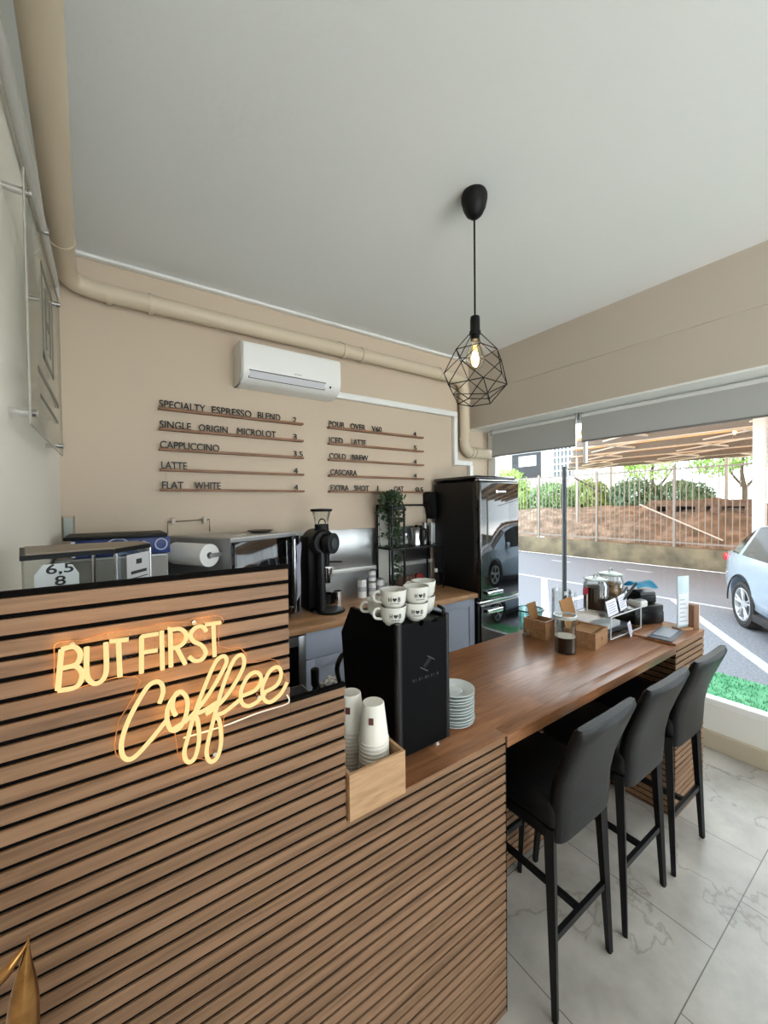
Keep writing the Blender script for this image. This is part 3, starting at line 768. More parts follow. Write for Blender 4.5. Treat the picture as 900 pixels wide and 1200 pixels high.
for k in range(6):
    a = k*PI/3
    fl.tube([(PX+.006*math.cos(a), PY+.006*math.sin(a), 2.53), (PX+.016*math.cos(a), PY+.016*math.sin(a), 2.445), (PX+.016*math.cos(a+.5), PY+.016*math.sin(a+.5), 2.445)], .0014, 5)
obj('filament', fl, M('filament_glow', (255, 200, 120), .5, emit=(255, 190, 100), es=3.5), bulb)
pl = bpy.data.lights.new('pendant_bulb_light', 'POINT'); pl.energy = 2.2; pl.color = (1, .75, .48); pl.shadow_soft_size = .02
po = bpy.data.objects.new('pendant_bulb_light', pl); COL.objects.link(po); po.location = (PX, PY, 2.48); po.parent = None
# cage: rings of vertices
cg = B(); rings = []
spec = [(2.585, .028, 5, 0.0), (2.50, .105, 5, .0), (2.41, .155, 5, PI/5), (2.325, .150, 5, 0.0), (2.25, .085, 5, PI/5)]
for z, r, n, off in spec:
    rings.append([Vector((PX+r*math.cos(2*PI*i/n+off+.35), PY+r*math.sin(2*PI*i/n+off+.35), z)) for i in range(n)])
E_ = []
for i in range(5):
    E_.append((rings[0][i], rings[1][i]))
    E_.append((rings[1][i], rings[1][(i+1) % 5]))
    E_.append((rings[1][i], rings[2][i])); E_.append((rings[1][(i+1) % 5], rings[2][i]))
    E_.append((rings[2][i], rings[3][i])); E_.append((rings[2][i], rings[3][(i+1) % 5]))
    E_.append((rings[3][i], rings[3][(i+1) % 5]))
    E_.append((rings[3][i], rings[4][i])); E_.append((rings[3][(i+1) % 5], rings[4][i]))
    E_.append((rings[4][i], rings[4][(i+1) % 5]))
for a, c in E_: cg.cyl(a, c, .0024, n=6)
for rg_ in rings[1:]:
    for v in rg_: cg.sphere(v, .0036, u=6, v=4)
obj('wire_cage', cg, black, t)

# ================================================================== BLINDS
for nm, y0, y1, zb, lab in (('roller_blind', 1.925, 2.86, 2.255, 'grey roller blind above the fridge-side half of the window'), ('roller_blind', -3.4, 1.87, 2.285, 'long grey roller blind above the street side of the bar')):
    t = thing(nm, lab, 'roller blind', (3.4, (y0+y1)/2, 2.53))
    obj('fabric', B().box(3.398, 3.401, y0, y1, zb, 2.49), fabric_b, t, smooth=None)
    obj('hem_bar', B().box(3.395, 3.404, y0, y1, zb-.012, zb+.003, .002), M('hem_grey', (130, 130, 130), .6), t)
    obj('roller', B().cyl((3.415, y0, 2.505), (3.415, y1, 2.505), .02, n=18), M('roller_white', (226, 226, 226), .4), t)
    for y in (y0-.01, y1+.01): obj('bracket', B().box(3.39, 3.445, y-.006, y+.006, 2.475, 2.535, .002), grey_pl, t)
    if y0 > 0: obj('bead_chain', B().cyl((3.39, y0-.012, 2.03), (3.39, y0-.012, 2.49), .0025, n=6), white_p, t)

# ================================================================== COUNTER
Y0 = .857
ct_ = thing('bar_counter', 'L-stepped bar counter clad in walnut slats on black', 'counter', (1.3, 1.1, 0))
slat_black = M('slat_backing', (9, 7, 6), .9, spec=.1)
out = [(XL+.002, 0), (1.08, 0), (1.08, .957), (.467, .957), (.467, 1.298), (.325, 1.298), (.325, 1.607), (XL+.002, 1.607)]
obj('front_backing', B().prism(out, 'y', Y0+.006, Y0+.014), slat_black, ct_, smooth=None)
PT = .0338; SW = .0254
b = B(); z = 1.607-SW-.001
while z > -.02:
    zt, zb_ = z+SW, max(z, .002)
    xl = XL+.002
    cols = [(xl, .325, 1.607), (.325, .467, 1.298), (.467, 1.08, .957)]
    run = None
    for (xa, xb, top) in cols:      # neighbouring columns of equal height stay one slat
        t_ = min(zt, top)
        if t_-zb_ < .006: continue
        if run and abs(run[2]-t_) < 1e-6: run[1] = xb
        else:
            if run: b.box(run[0], run[1], Y0, Y0+.006, zb_, run[2], .0008, 1)
            run = [xa, xb, t_]
    if run: b.box(run[0], run[1], Y0, Y0+.006, zb_, run[2], .0008, 1)
    z -= PT
obj('front_slats', b, slat_w, ct_)
obj('top_trim', B().box(XL+.002, .327, Y0-.002, Y0+.016, 1.607, 1.616, .001), slat_black, ct_)
obj('step_trim', B().box(.325, .469, Y0-.002, Y0+.016, 1.298, 1.305, .001), slat_black, ct_)
obj('end_trim', B().box(1.080, 1.086, Y0+.002, Y0+.05, 0, .955), slat_black, ct_)
# tall part carcass
obj('tall_carcass', B().box(XL+.002, .322, Y0+.0145, 1.42, 1.38, 1.40).box(.30, .322, Y0+.0145, 1.42, .96, 1.38).box(XL+.002, .322, Y0+.05, 1.5, .90, .957).box(XL+.002, .322, 1.48, 1.5, 0, .9), M('carcass_dark', (40, 34, 30), .6), ct_)
# low part behind panel, with kneehole back panel
obj('bar_carcass', B().box(.33, 1.06, Y0+.05, 1.48, .05, .918).box(1.06, 2.505, 1.212, 1.48, .05, .918), M('carcass_dark', (40, 34, 30), .6), ct_)
def slats_y(b, x0, x1, ya, yb, zt):
    z = zt-SW
    while z > -.02:
        b.box(x0, x1, ya, yb, max(z, .002), z+SW, .001, 1); z -= PT
b = B(); slats_y(b, 1.09, 2.505, 1.194, 1.20, .915); obj('kneehole_slats', b, slat_w, ct_)
obj('kneehole_backing', B().box(1.09, 2.505, 1.20, 1.212, 0, .918), slat_black, ct_, smooth=None)
# end pod
obj('pod_backing', B().box(2.514, 2.924, Y0+.006, 1.50, 0, .955), slat_black, ct_, smooth=None)
b = B()
slats_y(b, 2.508, 2.93, Y0, Y0+.006, .955); slats_y(b, 2.924, 2.93, Y0+.006, 1.50, .955); slats_y(b, 2.508, 2.514, Y0+.006, 1.19, .955)
obj('pod_slats', b, slat_w, ct_)
obj('pod_top', B().box(2.508, 2.932, Y0-.001, 1.515, .956, .972, .0015), top_w, ct_)
t = obj('bar_worktop', B().box(.327, 2.505, Y0+.052, 1.52, .918, .96, .002).box(1.088, 2.505, Y0-.002, Y0+.053, .918, .96, .002).box(.470, 1.088, Y0+.0005, Y0+.053, .957, .9602), top_w)
tag(t, 'long walnut worktop of the bar with the coffee machine on it', 'worktop')

# ------------------------------------------------------------------ neon
NE = {'B': [[(-.073, 1.518), (-.079, 1.453)], [(-.073, 1.518), (-.057, 1.519), (-.049, 1.506), (-.054, 1.49), (-.072, 1.487)], [(-.072, 1.487), (-.055, 1.486), (-.047, 1.47), (-.055, 1.452), (-.079, 1.452)]], 'U': [[(-.04, 1.515), (-.041, 1.471), (-.036, 1.455), (-.028, 1.45), (-.019, 1.455), (-.014, 1.471), (-.014, 1.517)]], 'T': [[(-.009, 1.518), (.019, 1.516)], [(.004, 1.517), (.005, 1.453)]], 'F': [[(.037, 1.451), (.0385, 1.5165), (.0392, 1.5172), (.065, 1.517)], [(.039, 1.488), (.063, 1.487)]], 'I': [[(.07, 1.521), (.07, 1.449)]], 'R': [[(.084, 1.451), (.084, 1.5195), (.0845, 1.52), (.1, 1.519), (.11, 1.508), (.108, 1.494), (.097, 1.486), (.085, 1.486)], [(.094, 1.485), (.108, 1.45)]], 'S': [[(.146, 1.506), (.138, 1.517), (.126, 1.516), (.118, 1.505), (.123, 1.491), (.137, 1.48), (.144, 1.465), (.137, 1.453), (.124, 1.453), (.115, 1.463)]], 'T2': [[(.144, 1.519), (.173, 1.518)], [(.159, 1.518), (.16, 1.453)]], 'script': [[(.064, 1.389), (.07, 1.407), (.068, 1.423), (.059, 1.43), (.046, 1.424), (.029, 1.398), (.014, 1.368), (.005, 1.337), (.006, 1.314), (.014, 1.303), (.027, 1.306), (.049, 1.326), (.075, 1.354)], [(.097, 1.4), (.086, 1.392), (.077, 1.374), (.076, 1.351), (.083, 1.332), (.097, 1.333), (.108, 1.356), (.11, 1.382), (.1, 1.4), (.089, 1.396), (.085, 1.376), (.09, 1.358)], [(.083, 1.332), (.113, 1.346), (.143, 1.375), (.169, 1.412), (.182, 1.437), (.177, 1.45), (.162, 1.442), (.143, 1.403), (.123, 1.354), (.11, 1.31), (.103, 1.281), (.109, 1.262), (.121, 1.266), (.129, 1.298), (.127, 1.337), (.12, 1.351), (.135, 1.351), (.163, 1.361)], [(.142, 1.343), (.173, 1.361), (.2, 1.393), (.216, 1.423), (.212, 1.444), (.196, 1.437), (.176, 1.394), (.16, 1.343), (.146, 1.292), (.142, 1.266), (.148, 1.248), (.161, 1.251), (.169, 1.279), (.167, 1.321), (.16, 1.335), (.178, 1.338), (.211, 1.356)], [(.211, 1.36), (.239, 1.365), (.251, 1.385), (.242, 1.401), (.225, 1.398), (.21, 1.373), (.21, 1.347), (.224, 1.335), (.244, 1.34), (.259, 1.353)], [(.255, 1.354), (.283, 1.362), (.294, 1.383), (.287, 1.401), (.269, 1.396), (.253, 1.367), (.256, 1.34), (.27, 1.33), (.292, 1.341), (.307, 1.362)]]}
PLATE = [(-.085, 1.455), (-.084, 1.522), (-.076, 1.527), (-.047, 1.523), (-.013, 1.529), (.04, 1.528), (.079, 1.531), (.111, 1.526), (.126, 1.530), (.166, 1.53), (.179, 1.524), (.182, 1.515), (.173, 1.506), (.171, 1.467), (.191, 1.457), (.212, 1.455), (.226, 1.438), (.227, 1.418), (.251, 1.415), (.275, 1.416), (.293, 1.408), (.299, 1.388), (.308, 1.373), (.314, 1.358), (.306, 1.341), (.273, 1.323), (.227, 1.325), (.188, 1.331), (.178, 1.315), (.177, 1.276), (.166, 1.246), (.145, 1.243), (.13, 1.252), (.106, 1.251), (.094, 1.272), (.090, 1.316), (.075, 1.325), (.062, 1.320), (.031, 1.298), (.01, 1.294), (-.003, 1.306), (-.006, 1.326), (.001, 1.367), (.025, 1.405), (.036, 1.431), (.029, 1.441), (.001, 1.447), (-.041, 1.444), (-.067, 1.441), (-.081, 1.444)]
YN = .826
t = thing('neon_sign', 'glowing warm neon sign reading BUT FIRST Coffee on the slatted counter front', 'neon sign', (.11, .85, 1.39))
obj('backing_plate', B().prism(PLATE, 'y', .842, .846), plate_a, t, smooth=None)
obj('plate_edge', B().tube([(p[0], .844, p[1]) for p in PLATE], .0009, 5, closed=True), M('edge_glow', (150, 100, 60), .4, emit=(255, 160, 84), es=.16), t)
def rotd(p): return (p[0], YN, p[1])
for k, strokes in NE.items():
    for s_ in strokes:
        pts = [rotd(p) for p in s_]
        if k in 'BURSscript' and len(pts) > 3: pts = [tuple(p) for p in spline(pts, 5)]
        obj('neon_stroke', B().tube(pts, .0039, 10), tube_e, t)
n_l = 0
for k, strokes in NE.items():
    for s_ in strokes:
        L_ = 0; prev = None
        for p in s_:
            if prev is not None: L_ += math.hypot(p[0]-prev[0], p[1]-prev[1])
            if prev is None or L_ > .045:
                L_ = 0
                l = bpy.data.lights.new('neon_glow', 'POINT'); l.energy = .016; l.color = (1, .6, .25); l.shadow_soft_size = 0
                lo_ = bpy.data.objects.new('neon_glow', l); COL.objects.link(lo_); lo_.location = (p[0], YN+.011, p[1])
            prev = p
for (x, z) in ((-.06, 1.52), (.127, 1.522), (.25, 1.34), (.16, 1.25)): obj('standoff', B().cyl((x, .84, z), (x, Y0, z), .004, n=10), chrome, t)
obj('cable', B().tube(spline([(.105, .848, 1.299), (.183, .85, 1.297), (.249, .852, 1.301), (.31, .852, 1.301), (.321, .852, 1.308), (.316, .853, 1.322)], 6), .0016, 6), M('cable_white', (226, 220, 214), .5), t)

# ================================================================== STOOLS
def leg_pts(b, p, q, w0, w1):
    b.cyl(p, q, w0, w1, 4)
def make_stool(x, y, label):
    t = thing('bar_stool', label, 'bar stool', (x, y, 0), group=None)
    hw = .19
    # local: back at y=0 (towards the photographer), front +y
    obj('seat', B().box(-hw+.01, hw-.01, .015, .40, .635, .735, .028, 4), leather, t, world=False)
    # backrest: swept panel from the seat rear up, leaning back
    b = B()
    prof = [(.035, .60), (.030, .66), (.026, .74), (.010, .82), (-.018, .90), (-.045, .97), (-.062, 1.015)]
    sec = []
    for i, (yy, zz) in enumerate(prof):
        k = i/(len(prof)-1)
        w_ = .168+.020*k; d = .034-.006*k
        nrm = Vector((0, 1, .35*k)).normalized()
        ring = []
        for j in range(20):
            a = 2*PI*j/20; cx = math.copysign(abs(math.cos(a))**.35, math.cos(a)); sy = math.copysign(abs(math.sin(a))**.6, math.sin(a))
            bow = -.012*(1-abs(cx)**2)*k
            ring.append(b.bm.verts.new((w_*cx, yy+sy*d*nrm.y+bow, zz-sy*d*nrm.z*0+0)))
        sec.append(ring)
    # rounded top
    top = []
    for j, v in enumerate(sec[-1]): top.append(b.bm.verts.new((v.co.x*.97, -.064+(v.co.y+.062)*.55-.003, 1.031)))
    sec.append(top)
    for A, C in zip(sec, sec[1:]):
        for j in range(20): b.bm.faces.new((A[j], A[(j+1) % 20], C[(j+1) % 20], C[j]))
    b.bm.faces.new(sec[0][::-1]); b.bm.faces.new(sec[-1])
    br_ = obj('backrest', b, leather, t, world=False, smooth=50)
    st = B()
    st.tube([(-.15, -.075, 1.022), (0, -.085, 1.026), (.15, -.075, 1.022)], .0025, 5)
    obj('piping', st, M('piping_black', (12, 12, 13), .5), br_, world=False)
    obj('seat_frame', B().box(-hw+.012, hw-.012, .03, .395, .60, .64, .006), leather, t, world=False)
    for sx in (-1, 1):
        for (ya, yb) in ((.045, .015), (.375, .425)):
            b = B(); b.cyl((sx*(hw-.025), ya, .64), (sx*(hw-.008), yb, 0.004), .0235, .013, 4, True)
            lg_ = obj('leg', b, blackm, t, world=False, smooth=None)
            obj('foot_pad', B().cyl((sx*(hw-.008), yb, 0), (sx*(hw-.008), yb, .004), .010, n=8), rubber, lg_, world=False)
    yr, yf = .030, .405; zz = .265
    obj('stretcher', B().box(-.175, .175, yr-.008, yr+.008, zz-.012, zz+.012), blackm, t, world=False)
    obj('stretcher', B().box(-.175, .175, yf-.008, yf+.008, zz-.012, zz+.012), blackm, t, world=False)
    obj('stretcher', B().box(-.009, .009, yr+.008, yf-.008, zz-.011, zz+.011), blackm, t, world=False)
    return t
s1 = make_stool(1.375, .732, 'black leather bar stool nearest the slatted counter front')
dup(s1, (1.848, .723, 0), None, 'black leather bar stool in the middle of the row of three')
dup(s1, (2.308, .716, 0), None, 'black leather bar stool farthest along the bar, beside the window')

# ================================================================== BACK COUNTER
ZB = .96; YW = 2.37
t = obj('back_worktop', B().box(XL+.55, 2.625, YW, 2.985, ZB-.04, ZB, .002), back_w)
tag(t, 'light oak worktop along the menu wall under the grinder', 'worktop')
def cabinet(x0, x1, drawer, label):
    t = thing('base_cabinet', label, 'cabinet', ((x0+x1)/2, 2.68, 0), group=None)
    yf = YW+.03
    obj('carcass', B().box(x0, x1, yf+.021, 2.96, .10, ZB-.041), greyblue, t)
    obj('plinth', B().box(x0, x1, yf+.06, 2.9, 0, .10), M('plinth_grey', (90, 92, 100), .6), t)
    def front(nm, za, zb_, shaker):
        f = B()
        g = .003
        if not shaker: f.box(x0+g, x1-g, yf, yf+.02, za, zb_, .002)
        else:
            fr_ = .065
            f.box(x0+g, x1-g, yf+.008, yf+.02, za, zb_)
            f.box(x0+g, x0+fr_, yf, yf+.009, za, zb_, .0015).box(x1-fr_, x1-g, yf, yf+.009, za, zb_, .0015)
            f.box(x0+fr_-.001, x1-fr_+.001, yf, yf+.009, za, za+fr_, .0015).box(x0+fr_-.001, x1-fr_+.001, yf, yf+.009, zb_-fr_, zb_, .0015)
        return obj(nm, f, greyblue, t)
    if drawer:
        front('drawer', .735, ZB-.048, False); front('door', .105, .730, True)
    else:
        front('door', .105, ZB-.048, True)
    return t
cabinet(1.02, 1.62, True, 'grey-blue base cabinet with a drawer beside the undercounter fridge')
cabinet(1.625, 2.12, True, 'grey-blue base cabinet in the middle, mostly behind the coffee machine')
cabinet(2.125, 2.615, False, 'grey-blue shaker base cabinet beside the black fridge')
# undercounter glass-door fridge
t = thing('undercounter_fridge', 'steel undercounter fridge with a dark glass door behind the counter step', 'fridge', (.72, 2.68, 0))
obj('body', B().box(.42, 1.01, YW+.05, 2.95, .02, ZB-.042, .004), steel_d, t)
dr = B().box(.42, .49, YW+.012, YW+.05, .1, .905).box(.965, 1.012, YW+.012, YW+.05, .1, .905, .003).box(.49, .965, YW+.012, YW+.05, .1, .17).box(.49, .965, YW+.012, YW+.05, .845, .905)
dd = obj('door', dr, steel, t)
obj('door_glass', B().box(.49, .965, YW+.03, YW+.04, .17, .845), blackg, dd)
bt = obj('bottle_row', B().lathe([(.03, .2), (.03, .36), (.012, .40), (.012, .44), (0, .44)], 12, (.9, YW+.1, 0)), chrome, t) if False else None

# steel splashback & side panels
t = thing('steel_splashback', 'brushed steel splashback on the menu wall behind the grinder', 'splashback', (1.9, 2.985, 1.3))
obj('panel', B().box(1.05, 2.62, 2.985, 2.999, 1.20, 1.535, .001), steel, t)
obj('rail', B().box(1.05, 2.62, 2.955, 2.999, 1.165, 1.20, .002), M('rail_pale', (206, 206, 202), .35, .3), t)
obj('lower_panel', B().box(1.05, 2.62, 2.988, 2.999, ZB, 1.165), steel_d, t)

# ------------------------------------------------------------------ fridge
FX0, FX1, FY = 2.632, 3.175, 2.35
t = thing('retro_fridge', 'tall black glossy retro fridge-freezer in the corner by the window', 'fridge', ((FX0+FX1)/2, 2.65, 0))
obj('cabinet', B().box(FX0, FX1, FY+.06, 2.955, .03, 1.955, .03, 4), M('fridge_side', (12, 12, 13), .45), t)
d1 = obj('upper_door', B().box(FX0, FX1, FY, FY+.056, .885, 1.945, .018, 4), fridge_m, t)
d2 = obj('lower_door', B().box(FX0, FX1, FY, FY+.056, .06, .858, .018, 4), fridge_m, t)
obj('door_trim', B().box(FX0-.003, FX1+.003, FY+.004, FY+.05, .862, .881, .003), chrome, t)
obj('top_trim', B().box(FX0-.003, FX1+.003, FY+.002, FY+.052, 1.947, 1.957, .002), chrome, t)
obj('top_cap', B().box(FX0-.002, FX1+.002, FY+.04, 2.95, 1.957, 1.995, .016, 3), blackg, t)
for d, z in ((d1, .95), (d2, .79)):
    h = B().box(FX0+.06, FX0+.27, FY-.035, FY-.018, z-.018, z+.018, .008, 3).box(FX0+.075, FX0+.10, FY-.02, FY+.002, z-.014, z+.014).box(FX0+.23, FX0+.255, FY-.02, FY+.002, z-.014, z+.014)
    obj('handle', h, chrome, d)
obj('logo', B().box(FX0+.242, FX0+.258, FY-.002, FY+.001, 1.846, 1.858).box(FX0+.262, FX0+.274, FY-.002, FY+.001, 1.846, 1.858).box(FX0+.278, FX0+.296, FY-.002, FY+.001, 1.846, 1.858).box(FX0+.300, FX0+.318, FY-.002, FY+.001, 1.846, 1.858).box(FX0+.322, FX0+.345, FY-.002, FY+.001, 1.846, 1.858).lathe([(0, 0), (.012, 0), (.012, .002), (0, .002)], 12, mat=T(FX0+.222, FY-.002, 1.852) @ RX(PI/2)), chrome, d1)
for x in (FX0+.06, FX1-.06):
    for y in (FY+.12, 2.88): obj('foot', B().cyl((x, y, 0), (x, y, .032), .018, n=12), black, t)

# ------------------------------------------------------------------ oven / microwave turned towards the room
OF = [(0, .018), (.58, .018), (.58, .325), (.04, .605), (0, .60)]
OA = math.radians(28); OC = (.57, 2.38)
t = thing('microwave_oven', 'stainless microwave with a black glass door, turned slantwise behind the tall counter', 'oven', (OC[0], OC[1], ZB), OA)
# local: x along the front (0..0.47), y depth (0..0.32)
obj('body', B().prism(OF, 'z', .02, .59), M('oven_steel', (150, 150, 150), .45, .6), t, world=False)
dd = obj('door', B().box(.004, .50, -.012, .017, .03, .575, .004), blackg, t, world=False)
obj('handle', B().cyl((.505, -.03, .05), (.505, -.03, .555), .010, n=14).cyl((.505, -.03, .08), (.505, .017, .08), .007, n=8).cyl((.505, -.03, .525), (.505, .017, .525), .007, n=8), chrome, dd, world=False)
obj('control_panel', B().box(.504, .58, -.008, .017, .03, .575, .003), M('panel_navy', (16, 18, 30), .2), t, world=False)
pp = B(); n = 12
f0 = [pp.bm.verts.new((.545+.0*i, -.013-.005*math.sin(i*.9), .50-i*.035)) for i in range(n)]; f1 = [pp.bm.verts.new((.588+.008*math.sin(i*.6), -.015-.006*math.cos(i*.8), .53-i*.034)) for i in range(n)]
for i in range(n-1): pp.bm.faces.new((f0[i], f0[i+1], f1[i+1], f1[i]))
bmesh.ops.solidify(pp.bm, geom=pp.bm.faces[:], thickness=.0015)
o = obj('paper_notice', pp, M('notice_paper', (206, 206, 224), .7), t, world=False); 
obj('top_plate', B().prism([(.01, .03), (.57, .03), (.57, .32), (.04, .59), (.01, .59)], 'z', .59, .598).lathe([(0, 0), (.05, 0), (.05, .004), (0, .004)], 18, (.22, .2, .598)), M('oven_top', (190, 188, 184), .4, .5), t, world=False)
for x, y in ((.05, .06), (.53, .06), (.05, .53), (.53, .30)): obj('foot', B().cyl((x, y, 0), (x, y, .022), .016, n=10), black, t, world=False)
# paper towel on the oven's left side
m_o = T(OC[0], OC[1], ZB) @ RZ(OA)
t = thing('paper_towel_roll', 'white paper towel roll on the left side of the microwave', 'paper towel', tuple(m_o @ Vector((-.072, .25, .505))), OA)
obj('roll', B().lathe([(.019, -.15), (.066, -.15), (.066, .15), (.019, .15)], 28, mat=T(-.004, 0, 0) @ RX(PI/2), caps=False), paper, t, world=False)
obj('holder', B().cyl((-.004, -.165, 0), (-.004, .165, 0), .012, n=12).box(-.01, .070, -.168, -.160, -.012, .012).box(-.01, .070, .160, .168, -.012, .012), steel_d, t, world=False)

# dark round bowl on back behind oven
t = thing('round_tray', 'shallow silver tray lying on top of the microwave at the back', 'tray', tuple(m_o @ Vector((.44, .22, .598))))
obj('dish', B().lathe([(0, 0), (.06, 0), (.09, .018), (.092, .018), (.062, -.0 + .002), (0, .003)], 28, tuple(m_o @ Vector((.44, .22, .598)))), M('tray_grey', (120, 112, 106), .35, .6), t)

# ------------------------------------------------------------------ steel tall cabinet w/ blue box
t = thing('steel_cabinet', 'tall steel cabinet in the corner behind the counter, under the blue carton', 'cabinet', (.03, 2.7, 0))
obj('body', B().box(-.235, .245, 2.44, 2.94, .06, 1.495, .006), steel_d, t)
obj('door', B().box(-.230, .240, 2.42, 2.44, .10, 1.485, .004), M('door_steel', (122, 120, 116), .5, .35), t)
obj('plinth', B().box(-.22, .25, 2.5, 2.9, 0, .06), black, t)
t = thing('printed_carton', 'blue printed flat carton with a black lid on the steel cabinet', 'box', (.04, 2.6, 1.496))
obj('box_body', B().box(-.17, .258, 2.46, 2.76, 1.497, 1.585, .003), blue_print, t)
obj('lid', B().box(-.20, .245, 2.44, 2.79, 1.5855, 1.603, .004), black, t)
pr = B()
pr.tube([(.02+.055*math.cos(a), 2.4585, 1.535+.05*math.sin(a)) for a in [PI*i/12 for i in range(13)]], .0035, 5)
pr.tube([(.215+.028*math.cos(a), 2.4585, 1.545+.03*math.sin(a)) for a in [2*PI*i/14 for i in range(14)]], .004, 5, closed=True)
pr.tube(spline([(.08, 2.4585, 1.535), (.095, 2.4585, 1.56), (.11, 2.4585, 1.54), (.13, 2.4585, 1.565), (.16, 2.4585, 1.55)], 5), .003, 5)
pr.box(-.05, -.03, 2.457, 2.46, 1.53, 1.55)
obj('print_white', pr, M('print_pale', (190, 200, 226), .5), t)
obj('print_red', B().lathe([(0, 0), (.014, 0), (.014, .002), (0, .002)], 14, mat=T(-.125, 2.4605, 1.545) @ RX(PI/2)), red_p, t)
obj('corner_strip', B().box(-.1705, -.155, 2.4575, 2.4605, 1.50, 1.58), paper, t)
# clear wall holder in the corner
t = thing('leaflet_pocket', 'small clear leaflet pocket on the wall in the left corner', 'leaflet holder', (-.215, 2.985, 1.6))
obj('pocket', B().box(-.245, -.185, 2.968, 2.973, 1.56, 1.70).box(-.19, -.185, 2.973, 2.999, 1.56, 1.70).box(-.245, -.24, 2.973, 2.999, 1.56, 1.70), acrylic, t)
obj('sheet', B().box(-.238, -.196, 2.975, 2.978, 1.57, 1.685), M('sheet_grey', (196, 200, 198), .6), t)
# towel bar on the wall
t = thing('towel_bar', 'thin dark wire bar on two clips on the wall above the paper towel', 'wall bar', (.43, 2.99, 1.645))
obj('bar', B().tube([(.30, 2.972, 1.56), (.30, 2.972, 1.645), (.56, 2.972, 1.655), (.56, 2.972, 1.57)], .004, 6), M('bar_bronze', (86, 72, 58), .4, .6), t)
for x in (.335, .53): obj('clip', B().box(x-.012, x+.012, 2.964, 2.999, 1.628, 1.672, .004), M('clip_clear', (190, 180, 166), .3), t)

# glass display case on the tall counter part
DA = math.radians(8)
t = thing('display_case', 'small clear pastry case with a dark rimmed lid behind the tall counter', 'display case', (-.155, 1.13, 1.40), 0)
# footprint in plan (world): a bent front
FP = [(-.165, 1.15), (-.04, 1.185), (.005, 1.185), (.085, 1.30), (.06, 1.40), (-.20, 1.40)]
obj('base', B().prism(FP, 'z', 1.401, 1.415), black, t)
def wallp(a, c, z0, z1, th=.004):
    a = Vector((*a, 0)); c = Vector((*c, 0)); d = (c-a); n = Vector((-d.y, d.x, 0)).normalized()*th
    bb = B(); q = [a, c, c+n, a+n]
    lo = [bb.bm.verts.new((p.x, p.y, z0)) for p in q]; hi = [bb.bm.verts.new((p.x, p.y, z1)) for p in q]
    bb.bm.faces.new(lo[::-1]); bb.bm.faces.new(hi)
    for i in range(4): bb.bm.faces.new((lo[i], lo[(i+1) % 4], hi[(i+1) % 4], hi[i]))
    return bb
for i in range(6): obj('glass_panel', wallp(FP[i], FP[(i+1) % 6], 1.415, 1.634), acrylic, t, smooth=None)
obj('lid', B().prism([(p[0]*1.02+.0, p[1]) for p in FP], 'z', 1.634, 1.645), black, t)
obj('lid_top', B().prism([(p[0]*.96-.001, (p[1]-1.28)*.94+1.28) for p in FP], 'z', 1.645, 1.648), M('lid_bronze', (128, 112, 94), .4, .3), t)
for i in range(1, 4): obj('corner_post', B().cyl((*FP[i], 1.415), (*FP[i], 1.634), .004, n=8), chrome, t)
# sticker with handwriting and certificate
a = Vector((-.165, 1.15, 0)); c = Vector((-.04, 1.185, 0)); d = (c-a).normalized(); ang = math.atan2(d.y, d.x)
mt = T(a.x, a.y-.002, 0) @ RZ(ang)
st = B().prism([(.02, 1.50), (.10, 1.50), (.10, 1.595), (.085, 1.622), (.035, 1.622), (.02, 1.60)], 'y', -.0035, -.0015).xf(mt); obj('sticker', st, M('sticker_pale', (214, 220, 222), .5), t, smooth=None)
obj('price_writing', B().text('6,5', .05, .026, .001, mt @ T(.04, -.0042, 1.596) @ FLATY).text('8', .02, .022, .001, mt @ T(.055, -.0042, 1.572) @ FLATY), print_d, t, smooth=None)
a = Vector((.005, 1.185, 0)); c = Vector((.085, 1.30, 0)); d = (c-a).normalized(); ang = math.atan2(d.y, d.x); mt = T(a.x+.001, a.y-.002, 0) @ RZ(ang)
obj('certificate', B().box(.035, .13, -.003, -.0015, 1.52, 1.625).xf(mt), M('cert_paper', (200, 200, 202), .6), t, smooth=None)
obj('certificate_print', B().box(.05, .115, -.0045, -.003, 1.572, 1.580).box(.072, .094, -.0045, -.003, 1.597, 1.610).box(.045, .12, -.0045, -.003, 1.560, 1.562).xf(mt), print_d, t, smooth=None)

# ------------------------------------------------------------------ grinder
gx, gy = 1.28, 2.66
t = thing('coffee_grinder', 'tall black coffee grinder with a clear bean hopper on the oak worktop', 'grinder', (gx, gy, ZB))
obj('base', B().box(gx-.10, gx+.05, gy-.03, gy+.21, ZB+.004, ZB+.02, .008).lathe([(0, ZB+.004), (.105, ZB+.004), (.11, ZB+.012), (.10, ZB+.02), (0, ZB+.022)], 30, (gx+.03, gy-.05, 0)), blackm, t)
obj('column', B().box(gx-.12, gx-.02, gy+.01, gy+.16, ZB+.02, 1.52, .02, 3), coald, t)
obj('grinder_head', B().cyl((gx-.02, gy+.13, 1.475), (gx-.02, gy-.05, 1.475), .095, n=30).cyl((gx-.02, gy-.05, 1.475), (gx-.02, gy-.07, 1.475), .095, .08, n=30), blackm, t)
dl = obj('burr_dial', B().cyl((gx+.005, gy-.07, 1.47), (gx+.03, gy-.115, 1.47), .075, n=28), M('dial_black', (18, 18, 20), .35), t)
obj('dial_face', B().cyl((gx+.03, gy-.115, 1.47), (gx+.034, gy-.122, 1.47), .04, n=22), M('dial_grey', (62, 64, 68), .3), dl)
obj('hopper_neck', B().lathe([(.055, 1.545), (.05, 1.58), (.052, 1.605)], 24, (gx-.01, gy, 0)), black, t)
obj('hopper', B().lathe([(.05, 1.605), (.054, 1.63), (.066, 1.685), (.07, 1.70), (.067, 1.70), (.063, 1.685), (.05, 1.63)], 28, (gx-.01, gy, 0), caps=False), acrylic, t)
